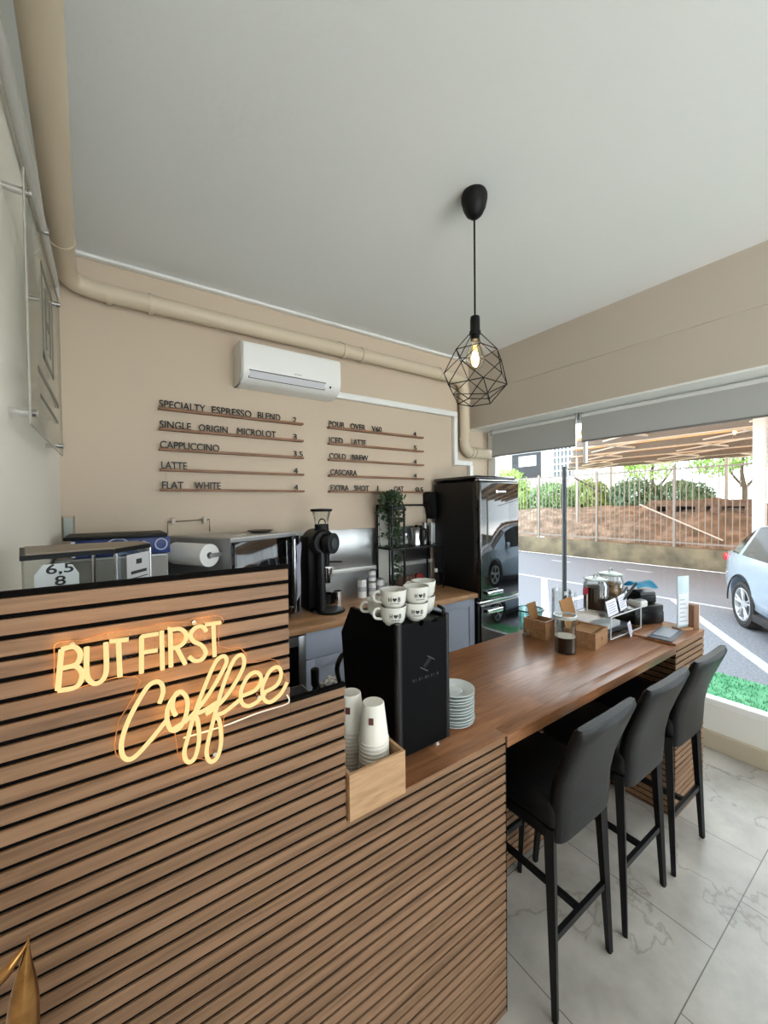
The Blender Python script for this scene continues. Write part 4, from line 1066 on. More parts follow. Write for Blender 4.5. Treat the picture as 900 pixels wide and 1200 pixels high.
obj('hopper_gate', B().tube([(gx-.01-.028*math.cos(a), gy-.01, 1.61+.035*math.sin(a)) for a in [PI*i/10 for i in range(11)]], .005, 6), black, t)
obj('hopper_lid', B().lathe([(0, 1.70), (.077, 1.70), (.08, 1.706), (.078, 1.718), (0, 1.722)], 28, (gx-.01, gy, 0)), black, t)
obj('spout', B().cyl((gx, gy-.05, 1.40), (gx, gy-.05, 1.30), .028, .022, n=16), black, t)
obj('dosing_cup', B().lathe([(.026, 1.18), (.034, 1.285), (.034, 1.29), (0, 1.288)], 20, (gx+.01, gy-.055, 0)), chrome, t)
obj('side_lever', B().cyl((gx+.02, gy-.05, 1.33), (gx+.12, gy-.07, 1.325), .006, n=8), black, t)
obj('stem', B().cyl((gx-.035, gy-.045, ZB+.02), (gx-.035, gy-.045, 1.40), .028, n=16), M('stem_grey', (26, 27, 29), .35), t)
# small steel cups
t = obj('steel_cup', B().lathe([(.0, .0), (.034, 0), (.036, .10), (.033, .10), (.031, .006), (0, .006)], 22, (1.47, 2.80, ZB), caps=False), chrome)
tag(t, 'small steel dosing cup beside the coffee grinder', 'cup')
t = obj('knock_box', B().lathe([(0, 0), (.055, 0), (.058, .075), (.052, .078), (.05, .01), (0, .01)], 22, (1.40, 2.86, ZB), caps=False), blackm)
tag(t, 'round black knock box behind the steel cup near the grinder', 'knock box')
# tins
tin = M('tin_white', (236, 236, 236), .4); 
def can(x, y, z, h, label, r=.038, capt=False):
    t = thing('tin_can', label, 'tin', (x, y, z), 0, 'white labelled tins on the oak worktop')
    obj('body', B().lathe([(0, 0), (r, 0), (r, h), (0, h)], 22), tin, t, world=False)
    obj('lid', B().lathe([(0, h), (r*.96, h), (r*.98, h+.012), (r*.7, h+.016), (0, h+.016)], 22), steel, t, world=False)
    obj('label_print', B().lathe([(r+.0006, h*.35), (r+.0006, h*.62)], 22, caps=False), M('label_grey', (176, 176, 182), .5), t, world=False)
    return t
can(1.735, 2.86, ZB, .15, 'tall white tin at the left of the tin group')
can(1.845, 2.87, ZB, .11, 'white tin at the bottom of the two stacked tins', .034)
can(1.845, 2.87, ZB+.126, .085, 'white tin stacked on top of another tin', .032)
can(1.94, 2.89, ZB, .12, 'short white tin at the right of the tin group', .034)
t = obj('glass_tumbler', B().lathe([(0, 0), (.024, 0), (.026, .085), (.024, .085), (.022, .006), (0, .006)], 18, (2.01, 2.86, ZB), caps=False), acrylic)
tag(t, 'small clear tumbler right of the white tins', 'glass')

# ------------------------------------------------------------------ black rack with plant
t = thing('wire_rack', 'slim black metal rack on the oak worktop carrying the trailing plant', 'rack', (2.27, 2.85, ZB))
f = B()
for x, y, q in ((1.955, 2.72, .007), (2.085, 2.72, .007), (2.54, 2.72, .004), (1.955, 2.95, .007), (2.085, 2.95, .007), (2.54, 2.95, .005)):
    f.box(x-q, x+q, y-q, y+q, ZB, 1.36 if (x > 2.5 and y < 2.9) else 1.745)
obj('frame', f.box(1.955, 2.54, 2.942, 2.958, 1.73, 1.745), blackm, t)
obj('shelf', B().box(1.945, 2.55, 2.71, 2.96, 1.352, 1.368), blackm, t)
obj('shelf', B().box(1.945, 2.10, 2.71, 2.96, 1.705, 1.717), blackm, t)
obj('divider', B().box(1.965, 2.075, 2.945, 2.95, ZB, 1.72), M('divider_pale', (206, 204, 198), .5), t)
t = thing('trailing_plant', 'dark green trailing plant hanging from the top of the black rack', 'plant', (2.02, 2.83, 1.717))
obj('pot', B().lathe([(0, 0), (.045, 0), (.055, .045), (.05, .045), (.045, .01), (0, .01)], 20, (2.02, 2.83, 1.718), caps=False), M('pot_dark', (40, 40, 40), .6), t)
lv = B(); vn = B(); rg = random.Random(21)
def leaf(p, s):
    R = Euler((rg.uniform(-.8, .8), rg.uniform(-.8, .8), rg.uniform(0, 6.28))).to_matrix()
    pts = [R @ Vector(q)*s for q in ((0, 0, 0), (.45, .5, .1), (.35, 1.1, .05), (0, 1.5, -.15), (-.35, 1.1, .05), (-.45, .5, .1))]
    tilt = Matrix.Rotation(rg.uniform(.6, 1.9), 3, 'X')
    pts = [tilt @ q for q in pts]
    lv.bm.faces.new([lv.bm.verts.new(Vector(p)+q) for q in pts])
for i in range(26):
    a = rg.uniform(0, 6.28); r_ = rg.uniform(.03, .12); L_ = rg.choice((.12, .2, .28, .36, .42)) if i > 4 else rg.uniform(.6, .78)
    cx, cy = 2.02, 2.83
    if i <= 4: a = rg.uniform(3.6, 5.8); r_ = rg.uniform(.06, .1)
    ex, ey = cx+r_*1.1*math.cos(a), min(2.93, cy+r_*math.sin(a))
    pts = spline([(cx, cy, 1.80), (cx+.5*r_*math.cos(a), cy+.5*r_*math.sin(a), 1.83), (ex, ey, 1.80), (ex+rg.uniform(-.01, .01), ey, 1.80-L_*.5), (ex+rg.uniform(-.02, .02), ey-.01, 1.80-L_)], 8)
    vn.tube(pts, .0018, 4)
    for p in pts[6:]:
        for k in range(1 if p.z > 1.3 else 1): leaf(p+Vector((rg.uniform(-.012, .012), rg.uniform(-.012, .012), rg.uniform(-.01, .01))), rg.uniform(.018, .032))
obj('leaves', lv, leaf_d, t, smooth=None); obj('vine', vn, M('vine', (58, 62, 40), .7), t)
# things on rack shelf
t = thing('moka_pot', 'silver and black moka pot on the middle shelf of the rack', 'coffee pot', (2.30, 2.82, 1.368))
obj('pot_body', B().lathe([(0, 0), (.05, 0), (.052, .02), (.036, .075), (.05, .15), (.052, .155), (0, .165)], 8, (2.30, 2.82, 1.369)), steel, t)
obj('handle', B().tube(spline([(2.345, 2.80, 1.51), (2.385, 2.79, 1.51), (2.39, 2.79, 1.45), (2.375, 2.79, 1.41)], 5), .009, 8), black, t)
obj('lid_knob', B().sphere((2.30, 2.82, 1.545), .012), black, t)
t = thing('server_jug', 'glass coffee server with a dark lid on the rack shelf beside the plant', 'jug', (2.17, 2.83, 1.368))
obj('jug_body', B().lathe([(0, 0), (.045, 0), (.052, .03), (.035, .10), (.03, .13), (.028, .13), (.033, .10), (.049, .03), (.043, .004), (0, .004)], 22, (2.17, 2.83, 1.369), caps=False), acrylic, t)
obj('collar', B().lathe([(.036, .095), (.036, .115), (.03, .115), (.03, .095)], 22, (2.17, 2.83, 1.369), caps=False), steel, t)
for k, x in enumerate((2.42, 2.475, 2.525)):
    t = obj('steel_tumbler', B().lathe([(0, 0), (.02, 0), (.024, .20), (.021, .20), (.018, .004), (0, .004)], 16, (x, 2.84-.03*(k % 2), 1.369), caps=False), steel_d)
    tag(t, ('tall steel tumbler next to the moka pot', 'tall steel tumbler in the middle of the three on the rack', 'tall steel tumbler nearest the fridge on the rack')[k], 'tumbler', 'steel tumblers on the rack')
t = thing('wall_socket', 'white wall socket with a dark plug behind the rack', 'socket', (2.13, 2.985, 1.13))
obj('plate', B().box(2.115, 2.205, 2.972, 2.987, 1.09, 1.17, .006), white_p, t); obj('plug', B().cyl((2.175, 2.972, 1.13), (2.175, 2.945, 1.13), .02, n=14), black, t)
t = thing('cutlery_caddy', 'brown slatted caddy standing under the rack shelf', 'caddy', (2.17, 2.80, ZB))
cd_ = B().box(2.10, 2.27, 2.76, 2.85, ZB, ZB+.012)
for k in range(5): cd_.box(2.10+k*.038, 2.118+k*.038, 2.76, 2.772, ZB+.012, 1.10, .002)
obj('caddy_body', cd_.box(2.10, 2.27, 2.838, 2.85, ZB+.012, 1.09), M('caddy_brown', (104, 78, 62), .6), t)
t = thing('red_timer', 'small round red timer under the rack shelf', 'timer', (2.36, 2.86, ZB))
obj('dial', B().cyl((2.36, 2.885, 1.045), (2.36, 2.85, 1.045), .05, n=24), red_p, t); obj('foot', B().box(2.32, 2.40, 2.86, 2.92, ZB, 1.02, .004), M('timer_base', (60, 30, 30), .6), t)
t = thing('cable_coil', 'dark ring of cable hung from a white plug near the fridge', 'cable', (2.56, 2.9, 1.05))
obj('ring', B().tube([(2.575+.045*math.cos(a), 2.80, 1.04+.07*math.sin(a)) for a in [2*PI*i/20 for i in range(20)]], .005, 6, closed=True), M('cable_dark', (44, 44, 46), .5), t); obj('plug', B().box(2.515, 2.545, 2.80, 2.83, 1.095, 1.13, .004), white_p, t)
obj('cable_tail', B().tube([(2.53, 2.81, 1.10), (2.55, 2.80, 1.06), (2.545, 2.80, .975), (2.55, 2.80, ZB+.006)], .005, 6), M('cable_dark', (44, 44, 46), .5), t)
t = thing('wall_dispenser', 'narrow black dispenser on the wall left of the fridge', 'dispenser', (2.58, 2.97, 1.75))
obj('case', B().prism([(2.535, 1.865), (2.625, 1.865), (2.625, 1.60), (2.575, 1.60), (2.56, 1.70), (2.535, 1.74)], 'y', 2.90, 2.999), black, t)
obj('dispenser_rod', B().cyl((2.10, 2.975, 1.735), (2.54, 2.975, 1.735), .007, n=8), black, t)

# ================================================================== ESPRESSO MACHINE
ZT = .9605
t = thing('espresso_machine', 'compact black espresso machine on the bar with stacked cups on top', 'coffee machine', (.79, 1.12, ZT))
ex0, ex1, ey0, ey1 = .688, .898, .945, 1.285
side = [(ey0+.004, .985), (ey0, 1.385), (ey0+.01, 1.388), (1.215, 1.386), (1.285, 1.28), (1.262, 1.10), (1.24, 1.03), (1.24, .985)]
obj('body', B().prism([(ey0+.012, .99), (ey0+.012, 1.36), (1.20, 1.36), (1.265, 1.27), (1.24, 1.10), (1.22, .99)], 'x', ex0+.012, ex1-.012), coald, t)
for x, nm in ((ex0, 'side_panel'), (ex1-.014, 'side_panel')):
    obj(nm, B().prism(side, 'x', x, x+.014), coal, t)
bp = obj('back_panel', B().prism([(ex0+.012, .988), (ex1-.018, .988), (ex1-.018, 1.385), (ex1-.05, 1.385), (ex1-.058, 1.372), (ex1-.08, 1.372), (ex1-.085, 1.385), (ex0+.10, 1.385), (ex0+.095, 1.372), (ex0+.085, 1.372), (ex0+.08, 1.385), (ex0+.012, 1.385)], 'y', ey0-.012, ey0+.004), coal, t)
for px_, pr_ in ((ex0+.006, .012), (ex1-.008, .009)): obj('corner_post', B().cyl((px_, ey0-.004, .988), (px_, ey0-.004, 1.392), pr_, n=14), M('corner_grey', (14, 14, 15), .4), t)
lgm = M('emblem_grey', (84, 86, 90), .35)
lb = B()
for (x, z, dx) in ((.772, 1.245, .03), (.80, 1.275, .03)):
    lb.cyl((x, ey0-.0125, z), (x+dx, ey0-.0125, z-.018), .0014, n=5)
lb.cyl((.785, ey0-.0125, 1.245), (.81, ey0-.0125, 1.268), .0008, n=5).cyl((.79, ey0-.0125, 1.24), (.815, ey0-.0125, 1.262), .0008, n=5)
obj('emblem', lb, lgm, bp)
marks = B()
for k in range(9): marks.box(.742+k*.0122, .742+k*.0122+(.007, .003, .006, .0025)[k % 4], ey0-.0126, ey0-.0118, 1.205, 1.2135)
obj('lettering', marks, M('lettering_grey', (34, 36, 39), .4), bp, smooth=None)
obj('cup_guard', B().tube([(ex1-.012, ey0+.004, 1.38), (ex1-.012, ey0+.004, 1.405), (ex1-.012, ey0+.03, 1.41)], .006, 8), black, t)
obj('cup_tray', B().box(ex0+.014, ex1-.014, ey0+.006, 1.20, 1.36, 1.378), black, t)
for x in (ex0+.03, ex1-.035):
    for y in (ey0+.02, 1.20): obj('foot', B().lathe([(0, ZT), (.014, ZT), (.012, ZT+.012), (.016, .99), (0, .99)], 14, (x, y, 0)), chrome, t)
for z in (1.255, 1.215): obj('knob', B().cyl((ex0+.06, 1.25, z), (ex0+.045, 1.325-.02*(z < 1.23), z+.005), .018, n=14), black, t)
obj('steam_wand', B().tube(spline([(ex0+.03, 1.27, 1.20), (ex0+.025, 1.33, 1.17), (ex0+.02, 1.36, 1.11), (ex0+.02, 1.33, 1.06), (ex0+.02, 1.28, 1.035)], 6), .010, 10), M('wand_dark', (34, 34, 36), .3, .3), t)
gh = obj('group_head', B().cyl((.79, 1.25, 1.20), (.79, 1.31, 1.20), .03, n=18).cyl((.79, 1.31, 1.22), (.79, 1.31, 1.15), .035, n=18), chrome, t)
obj('portafilter', B().cyl((.79, 1.31, 1.145), (.79, 1.31, 1.12), .034, n=18).cyl((.79, 1.34, 1.132), (.79, 1.45, 1.12), .012, .015, 12), black, gh)
obj('drip_tray', B().box(ex0+.01, ex1-.01, 1.24, 1.42, .975, 1.01, .006), steel_d, t)

# printed cups on the machine
def heart(mt, s, d=.0006):
    pts = []
    for i in range(20):
        a = 2*PI*i/20
        pts.append((s*.06*16*math.sin(a)**3/1.0, s*.06*(13*math.cos(a)-5*math.cos(2*a)-2*math.cos(3*a)-math.cos(4*a))))
    return pts
cup_root = None
def wrap(b, r0, r1, h, fz):
    """wrap text geometry drawn in x (arc length), z (height), y (depth) onto a tapered wall"""
    for v in b.bm.verts:
        z = v.co.z; r = r0+(r1-r0)*min(1, z/h)+.0009+(-v.co.y)*1.0; a = v.co.x/r1-PI/2+fz
        v.co = Vector((r*math.cos(a), r*math.sin(a), z))
    return b
def make_cup(loc, rz, label):
    t = thing('espresso_cup', label, 'cup', loc, rz, 'printed cups on the coffee machine')
    h = .058; r0, r1 = .029, .041
    prof = [(0, 0), (.024, 0), (.026, .004), (.033, .010), (.037, .022), (.040, .045), (.0415, h), (.039, h), (.037, .045), (.033, .018), (0, .010)]
    obj('cup_body', B().lathe(prof, 36, caps=False), ceramic, t, world=False, smooth=50)
    hp = spline([(-.036, 0, .048), (-.052, 0, .050), (-.062, 0, .038), (-.056, 0, .022), (-.036, 0, .018)], 6)
    obj('handle', B().tube(hp, .0045, 8), ceramic, t, world=False)
    txt = B()
    txt.text('H', .009, .014, .0006, T(-.020, 0, .026) @ FLATY); txt.text('B', .009, .014, .0006, T(.010, 0, .026) @ FLATY)
    hpts = heart(None, .0072)
    txt.prism([(x-.0005, z+.033) for x, z in hpts], 'y', -.0004, .0004)
    txt.box(-.016, .016, -.0003, .0003, .0195, .0212)
    bmesh.ops.subdivide_edges(txt.bm, edges=txt.bm.edges[:], cuts=1)
    wrap(txt, .0345, .0412, .055, 0)
    obj('print', txt, print_d, t, world=False, smooth=None)
    return t
# stacks: (x, y, count)
fz = math.radians(-24)
c0 = make_cup((.709, .985, 1.379), fz, 'lower printed cup of the left front pair on the coffee machine')
dup(c0, (.709, .983, 1.430), fz-.1, 'upper printed cup of the left front pair on the coffee machine')
dup(c0, (.796, .982, 1.379), fz-.1, 'lower printed cup of the middle front pair on the coffee machine')
dup(c0, (.797, .980, 1.430), fz+.1, 'upper printed cup of the middle front pair on the coffee machine')
dup(c0, (.868, 1.03, 1.379), fz-.4, 'lower printed cup of the right-hand pair on the coffee machine')
dup(c0, (.870, 1.03, 1.430), fz-.3, 'upper printed cup of the right-hand pair on the coffee machine')
dup(c0, (.722, 1.085, 1.379), fz+.2, 'single printed cup standing at the back left of the coffee machine')
dup(c0, (.790, 1.09, 1.379), fz+.2, 'printed cup behind the middle pair on the coffee machine')

# saucers
N = 11
def saucer_prof(): return [(0, .002), (.022, .002), (.027, 0), (.032, .002), (.062, .0095), (.0735, .0135), (.0735, .0155), (.060, .0125), (.034, .007), (.030, .0045), (.026, .0065), (.022, .0055), (0, .0055)]
me_s = None
for k in range(N):
    if me_s is None:
        o = obj('saucer', B().lathe(saucer_prof(), 40, caps=False), ceramic_w, smooth=50); me_s = o.data
    else:
        o = bpy.data.objects.new('saucer', me_s); COL.objects.link(o)
    o.location = (1.003+.003*math.sin(k*2.1), 1.025+.002*math.cos(k*1.7), ZT+k*.0108)
    if k == N-1: lab = 'top saucer of the stack beside the coffee machine'
    elif k == 0: lab = 'bottom saucer of the stack beside the coffee machine'
    else: lab = '%s saucer from the bottom of the stack beside the coffee machine' % ('', 'second', 'third', 'fourth', 'fifth', 'sixth', 'seventh', 'eighth', 'ninth', 'tenth')[k]
    tag(o, lab, 'saucer', 'stacked saucers on the bar')

# cup box and paper cups
t = thing('cup_box', 'open pale wooden box holding the paper cup stacks at the bar step', 'box', (.545, .93, ZT))
bx0, bx1, by0, by1 = .470, .644, .845, 1.065
def openbox(x0, x1, y0, y1, z0, z1, th): return B().box(x0, x1, y0, y0+th, z0, z1).box(x0, x1, y1-th, y1, z0, z1).box(x0, x0+th, y0+th, y1-th, z0, z1).box(x1-th, x1, y0+th, y1-th, z0, z1).box(x0+th, x1-th, y0+th, y1-th, z0, z0+th)
obj('tray', openbox(bx0, bx1, by0, by1, ZT+.001, 1.078, .008), box_w, t)
def pcup(label, loc, big):
    pass
pc = [(.0425, 0), (.0435, .002), (.0435, .006), (.0418, .007), (.0305, .105), (.0285, .107), (.0, .1035)]
pme = None; ome = None; sme = None
ordn = ('lowest', 'second from the bottom', 'third from the bottom', 'fourth from the bottom', 'fifth from the bottom', 'sixth from the bottom', 'seventh from the bottom', 'eighth from the bottom', 'ninth from the bottom', 'tenth from the bottom', 'eleventh from the bottom', 'topmost')
for (cx, cy, nn, nm) in ((.592, .923, 12, 'right-hand stack of the wooden box'), (.568, 1.009, 12, 'left-hand stack of the wooden box')):
    for k in range(nn):
        if pme is None:
            o = obj('paper_cup', B().lathe(pc, 36, caps=False), cupcard, smooth=50); pme = o.data
        else:
            o = bpy.data.objects.new('paper_cup', pme); COL.objects.link(o)
        o.location = (cx, cy, ZT+.0095+k*.0108)
        tag(o, 'white paper cup, %s in the %s' % (ordn[k] if k < nn-1 else 'topmost', nm), 'paper cup', 'upside-down paper cups')
        if k == nn-1:
            q = B().box(-.006, .006, -.0006, .0006, .06, .078)
            wrap(q, .0425, .0325, .1, -.75)
            obj('cup_print', q, M('print_maroon', (96, 52, 50), .6), o, world=False, smooth=None)

# barista bits behind the step
t = thing('tamper', 'tamper with a black handle on the bar behind the counter step', 'tamper', (.65, 1.42, ZT))
obj('base', B().lathe([(0, 0), (.029, 0), (.029, .02), (.012, .03), (0, .03)], 22, (.65, 1.44, ZT)), chrome, t)
obj('handle', B().lathe([(.010, .028), (.013, .05), (.010, .065), (.016, .075), (.017, .135), (.012, .14), (0, .14)], 16, (.65, 1.44, ZT)), black, t)
t = thing('tamping_mat', 'folded black tamping mat on the bar beside the tamper', 'mat', (.70, 1.46, ZT)); obj('mat', B().box(.685, .79, 1.40, 1.50, ZT, ZT+.050, .010, 3), rubber, t)
t = obj('sugar_packet', B().box(-.045, .045, -.03, .03, 0, .018, .007, 2), M('packet_stripes', (226, 222, 216), .6, noise=(60, (90, 86, 92)))); t.location = (.725, 1.455, ZT+.0505); t.rotation_euler = (0, 0, .6)
tag(t, 'striped paper packet lying on the black tamping mat', 'packet')
t = thing('milk_pitcher', 'low steel box on the bar behind the counter step', 'container', (.57, 1.44, ZT)); obj('box', openbox(.53, .62, 1.40, 1.50, ZT, ZT+.06, .003), steel, t)

# ================================================================== BAR-TOP RIGHT END
t = thing('coffee_glass', 'clear glass jar with dark coffee at the front of the wooden boxes', 'jar', (1.955, 1.165, ZT))
obj('jar_body', B().lathe([(0, 0), (.050, 0), (.053, .006), (.053, .175), (.0575, .185), (.0575, .195), (.054, .195), (.0505, .178), (.0505, .008), (0, .006)], 32, (1.955, 1.165, ZT), caps=False), acrylic, t)
obj('rim', B().lathe([(.0575, .180), (.0585, .19), (.0575, .197), (.053, .197), (.0525, .185)], 32, (1.955, 1.165, ZT), caps=False), M('glass_rim', (210, 220, 220), .1, trans=.5), t)
obj('coffee', B().lathe([(0, .007), (.0502, .007), (.0502, .082), (0, .082)], 32, (1.955, 1.165, ZT)), coffee, t)
obj('foam', B().lathe([(0, .0822), (.0500, .0822), (.0500, .0865), (0, .0885)], 32, (1.955, 1.165, ZT)), M('foam', (222, 218, 208), .6), t)
t = thing('glass_jug', 'tall clear glass jug with a handle behind the coffee jar', 'jug', (2.15, 1.36, ZT))
gxj, gyj = 2.11, 1.27
obj('jug_body', B().lathe([(0, 0), (.050, 0), (.054, .006), (.055, .13), (.054, .26), (.0515, .26), (.0525, .13), (.051, .008), (0, .006)], 32, (gxj+.125, gyj+.085, ZT), caps=False), acrylic, t)
obj('jug_handle', B().tube(spline([(gxj+.172, gyj+.06, ZT+.235), (gxj+.205, gyj+.045, ZT+.23), (gxj+.21, gyj+.043, ZT+.18), (gxj+.20, gyj+.045, ZT+.13), (gxj+.172, gyj+.06, ZT+.12)], 6), .007, 8), acrylic, t)
# front box with kraft lid
KA = math.radians(8)
t = thing('card_box', 'small pale wooden box with a raised kraft card lid beside the coffee jar', 'box', (2.09, 1.075, ZT), KA)
bb = openbox(0, .185, 0, .17, 0, .088, .008)
obj('box_body', bb, box_d, t, world=False)
obj('label_mark', B().box(.085, .105, -.001, .0005, .035, .055), M('mark_brown', (120, 90, 58), .6), t, world=False)
obj('kraft_lid', B().box(.01, .175, .0, .004, 0, .16, .0).xf(T(0, .155, .075) @ RX(math.radians(-14))), kraft, t, world=False)
obj('cards', B().box(.012, .172, .03, .14, .010, .082), M('card_stack', (156, 118, 78), .8), t, world=False)
t = thing('card_box', 'second wooden box with a kraft card, behind the coffee jar', 'box', (2.015, 1.36, ZT), math.radians(4))
obj('box_body', openbox(0, .11, -.04, .10, 0, .105, .008).box(-.001, .111, -.041, -.0405, .05, .054), box_d, t, world=False)
obj('kraft_lid', B().box(.012, .10, 0, .004, .0, .10).xf(T(0, .06, .09) @ RX(math.radians(-12))), kraft, t, world=False)
t = thing('steel_clip', 'small steel clip on the bar left of the wooden boxes', 'clip', (2.0, 1.44, ZT))
obj('clip_body', B().box(1.985, 2.03, 1.42, 1.455, ZT, ZT+.016, .004).box(1.99, 2.025, 1.42, 1.425, ZT+.016, ZT+.045, .003), steel, t)
# acrylic stand
t = thing('acrylic_stand', 'clear acrylic two-level stand with price cards on the bar end', 'stand', (2.48, 1.2, ZT))
sx0, sx1, sy0, sy1 = 2.285, 2.655, 1.09, 1.29; sz = 1.10
obj('top_shelf', B().box(sx0, sx1, sy0, sy1, sz-.006, sz, .001), acrylic, t)
obj('side_wall', B().box(sx0, sx0+.006, sy0, sy1, .974, sz-.006), acrylic, t); obj('side_wall', B().box(sx1-.006, sx1, sy0, sy1, .974, sz-.006), acrylic, t)
obj('base_plate', B().box(sx0, sx1, sy0, sy1, .974, .978), acrylic, t)
ed = B()
for (a, c) in (((sx0, sy0, sz), (sx1, sy0, sz)), ((sx0, sy0, .976), (sx1, sy0, .976)), ((sx1, sy0, .976), (sx1, sy0, sz)), ((sx0, sy0, .976), (sx0, sy0, sz)), ((sx0, sy1, sz), (sx1, sy1, sz))): obj('bright_edge', B().cyl(a, c, .0032, n=6), M('edge_white', (200, 206, 210), .2), t)
obj('tray', B().box(sx0+.02, sx1-.02, sy0+.05, sy1-.02, .979, 1.0, .004), M('tray_dark', (54, 58, 66), .5), t)
obj('paper_stack', B().box(sx0+.05, sx0+.24, sy0+.06, sy1-.05, 1.0, 1.03, .002), M('stack_grey', (196, 198, 204), .7), t)
def price_card(x, y, z, rz, w_, h_, label):
    t = thing('price_card', label, 'price card', (x, y, z), rz, 'printed price cards on the bar end')
    L = RX(math.radians(-12))
    obj('card', B().box(0, w_, 0, .003, 0, h_).xf(L), M('card_lilac', (214, 214, 228), .5), t, world=False)
    p_ = B()
    for k in range(5): p_.box(w_*.12, w_*(.85-.1*(k % 2)), -.001, .0005, h_*(.18+.15*k), h_*(.22+.15*k))
    obj('print_lines', p_.xf(L), M('print_lilac', (120, 120, 142), .6), t, world=False)
price_card(2.285, 1.10, sz, math.radians(6), .145, .085, 'left price card standing on the acrylic stand')
price_card(2.47, 1.12, sz, math.radians(10), .13, .085, 'right price card standing on the acrylic stand')
price_card(2.46, 1.062, .9605, math.radians(14), .075, .08, 'small price card leaning in front of the acrylic stand')
# lidded jars
def jar(x, y, z, r, h, fill, label):
    t = thing('storage_jar', label, 'jar', (x, y, z), group=None)
    obj('jar_body', B().lathe([(0, 0), (r*.92, 0), (r, .012), (r, h*.72), (r*.86, h*.82), (r*.86, h*.86), (r*.82, h*.86), (r*.82, h*.80), (r*.96, h*.71), (r*.96, .014), (0, .008)], 32, (x, y, z), caps=False), acrylic, t)
    obj('contents', B().lathe([(0, .009), (r*.94, .014), (r*.94, h*.66), (r*.5, h*.70), (0, h*.71)], 32, (x, y, z), caps=False), fill, t)
    obj('lid', B().lathe([(r*.98, h*.86), (r*1.02, h*.875), (r*.98, h*.90), (r*.4, h*.94), (0, h*.95)], 32, (x, y, z)), M('lid_glass', (208, 218, 212), .08, trans=.6), t)
    obj('lid_handle', B().tube([(x-.022*math.cos(a), y, z+h*.94+.02*math.sin(a)) for a in [PI*i/10 for i in range(11)]], .004, 6), steel, t)
jar(2.375, 1.22, sz, .068, .215, beans, 'lidded glass jar full of dark coffee beans on the acrylic stand')
jar(2.84, 1.355, .972, .080, .315, cookies, 'tall lidded glass jar of biscuits standing behind the cash box')
t = thing('red_card', 'small card with a red top standing left of the bean jar', 'card', (2.305, 1.235, sz))
obj('stand_stem', B().box(2.301, 2.309, 1.233, 1.237, sz, sz+.11), M('stem_clear', (214, 216, 216), .2), t); obj('red_top', B().box(2.265, 2.335, 1.231, 1.239, sz+.105, sz+.145, .001), M('card_red', (140, 24, 40), .5), t)
# cash drawer, terminal, printer
CA = math.radians(-20); CM = T(2.675, 1.125, .972) @ RZ(CA)
t = thing('cash_box', 'black cash box at the bar end under the receipt printer', 'cash box', (2.675, 1.125, .972), CA)
obj('box_body', B().box(0, .225, .006, .165, .0008, .115, .006), M('cash_black', (8, 8, 9), .4, spec=.3), t, world=False)
obj('drawer_front', B().box(.006, .219, -.001, .008, .01, .075, .002), M('cash_front', (14, 14, 16), .3, spec=.3), t, world=False)
obj('lock', B().cyl((.11, -.001, .05), (.11, -.005, .05), .007, n=12), blackm, t, world=False)
t = thing('receipt_printer', 'black receipt printer on the cash box under the blue folded paper', 'printer', tuple(CM @ Vector((.095, .075, .1155))), CA)
obj('printer_body', B().box(-.010, .125, -.028, .085, .0005, .060, .014, 3), black, t, world=False)
obj('printer_lid', B().prism([(-.026, .06), (.086, .06), (.076, .078), (.02, .086), (-.018, .074)], 'x', -.002, .117), M('printer_lid', (16, 17, 19), .35), t, world=False)
t = thing('blue_paper_bundle', 'folded bright blue paper lying on the receipt printer', 'paper', tuple(CM @ Vector((.085, .068, .203))), CA)
bb = B()
gridv = [[bb.bm.verts.new((-.03+.165*i/6, -.03+.115*k/6, +.020+.008*math.sin(i*.9+k*.5)+.030*math.sin(PI*k/6))) for k in range(7)] for i in range(7)]
for i in range(6):
    for k in range(6): bb.bm.faces.new((gridv[i][k], gridv[i+1][k], gridv[i+1][k+1], gridv[i][k+1]))
bmesh.ops.solidify(bb.bm, geom=bb.bm.faces[:], thickness=-.016)
obj('blue_sheet', bb, aqua, t, world=False)
t = thing('payment_terminal', 'pale grey handheld payment terminal on the front edge of the cash box', 'card terminal', tuple(CM @ Vector((.042, .028, .1155))), CA+math.radians(12))
obj('terminal_body', B().box(-.035, .035, -.045, .045, .0005, .042, .012, 3), M('terminal_grey', (206, 206, 204), .45), t, world=False)
obj('keypad', B().box(-.026, .026, -.036, .004, .0415, .045, .002), M('keypad_grey', (150, 152, 156), .5), t, world=False)
obj('screen', B().box(-.026, .026, .010, .036, .0415, .044, .002), M('screen_dark', (30, 34, 40), .15), t, world=False)
# tongs sticking up
t = thing('serving_tongs', 'dark serving tongs and spoon propped up behind the price cards', 'tongs', (2.53, 1.16, sz))
tg = B().tube([(2.50, 1.165, 1.145), (2.60, 1.18, 1.165), (2.70, 1.19, 1.20)], .006, 6, taper=1.3).tube([(2.50, 1.155, 1.140), (2.58, 1.15, 1.155), (2.74, 1.155, 1.225)], .007, 6, taper=1.3)
obj('tong_arms', tg, blackm, t)
obj('prop_rod', B().tube([(2.53, 1.16, sz), (2.53, 1.16, 1.155)], .004, 6), black, t); obj('prop_base', B().cyl((2.53, 1.16, sz), (2.53, 1.16, sz+.012), .02, n=14), black, t)
# clipboard on bar
t = thing('clipboard', 'grey clipboard with papers lying on the bar end', 'clipboard', (2.66, .98, .973), math.radians(6))
obj('board', B().box(-.12, .15, -.045, .075, .0, .006, .002), M('board_grey', (92, 96, 104), .5), t, world=False); obj('papers', B().box(-.07, .13, -.02, .062, .006, .010, .001), M('papers_pale', (150, 156, 166), .6), t, world=False)
t.location = (2.63, .935, .9725)
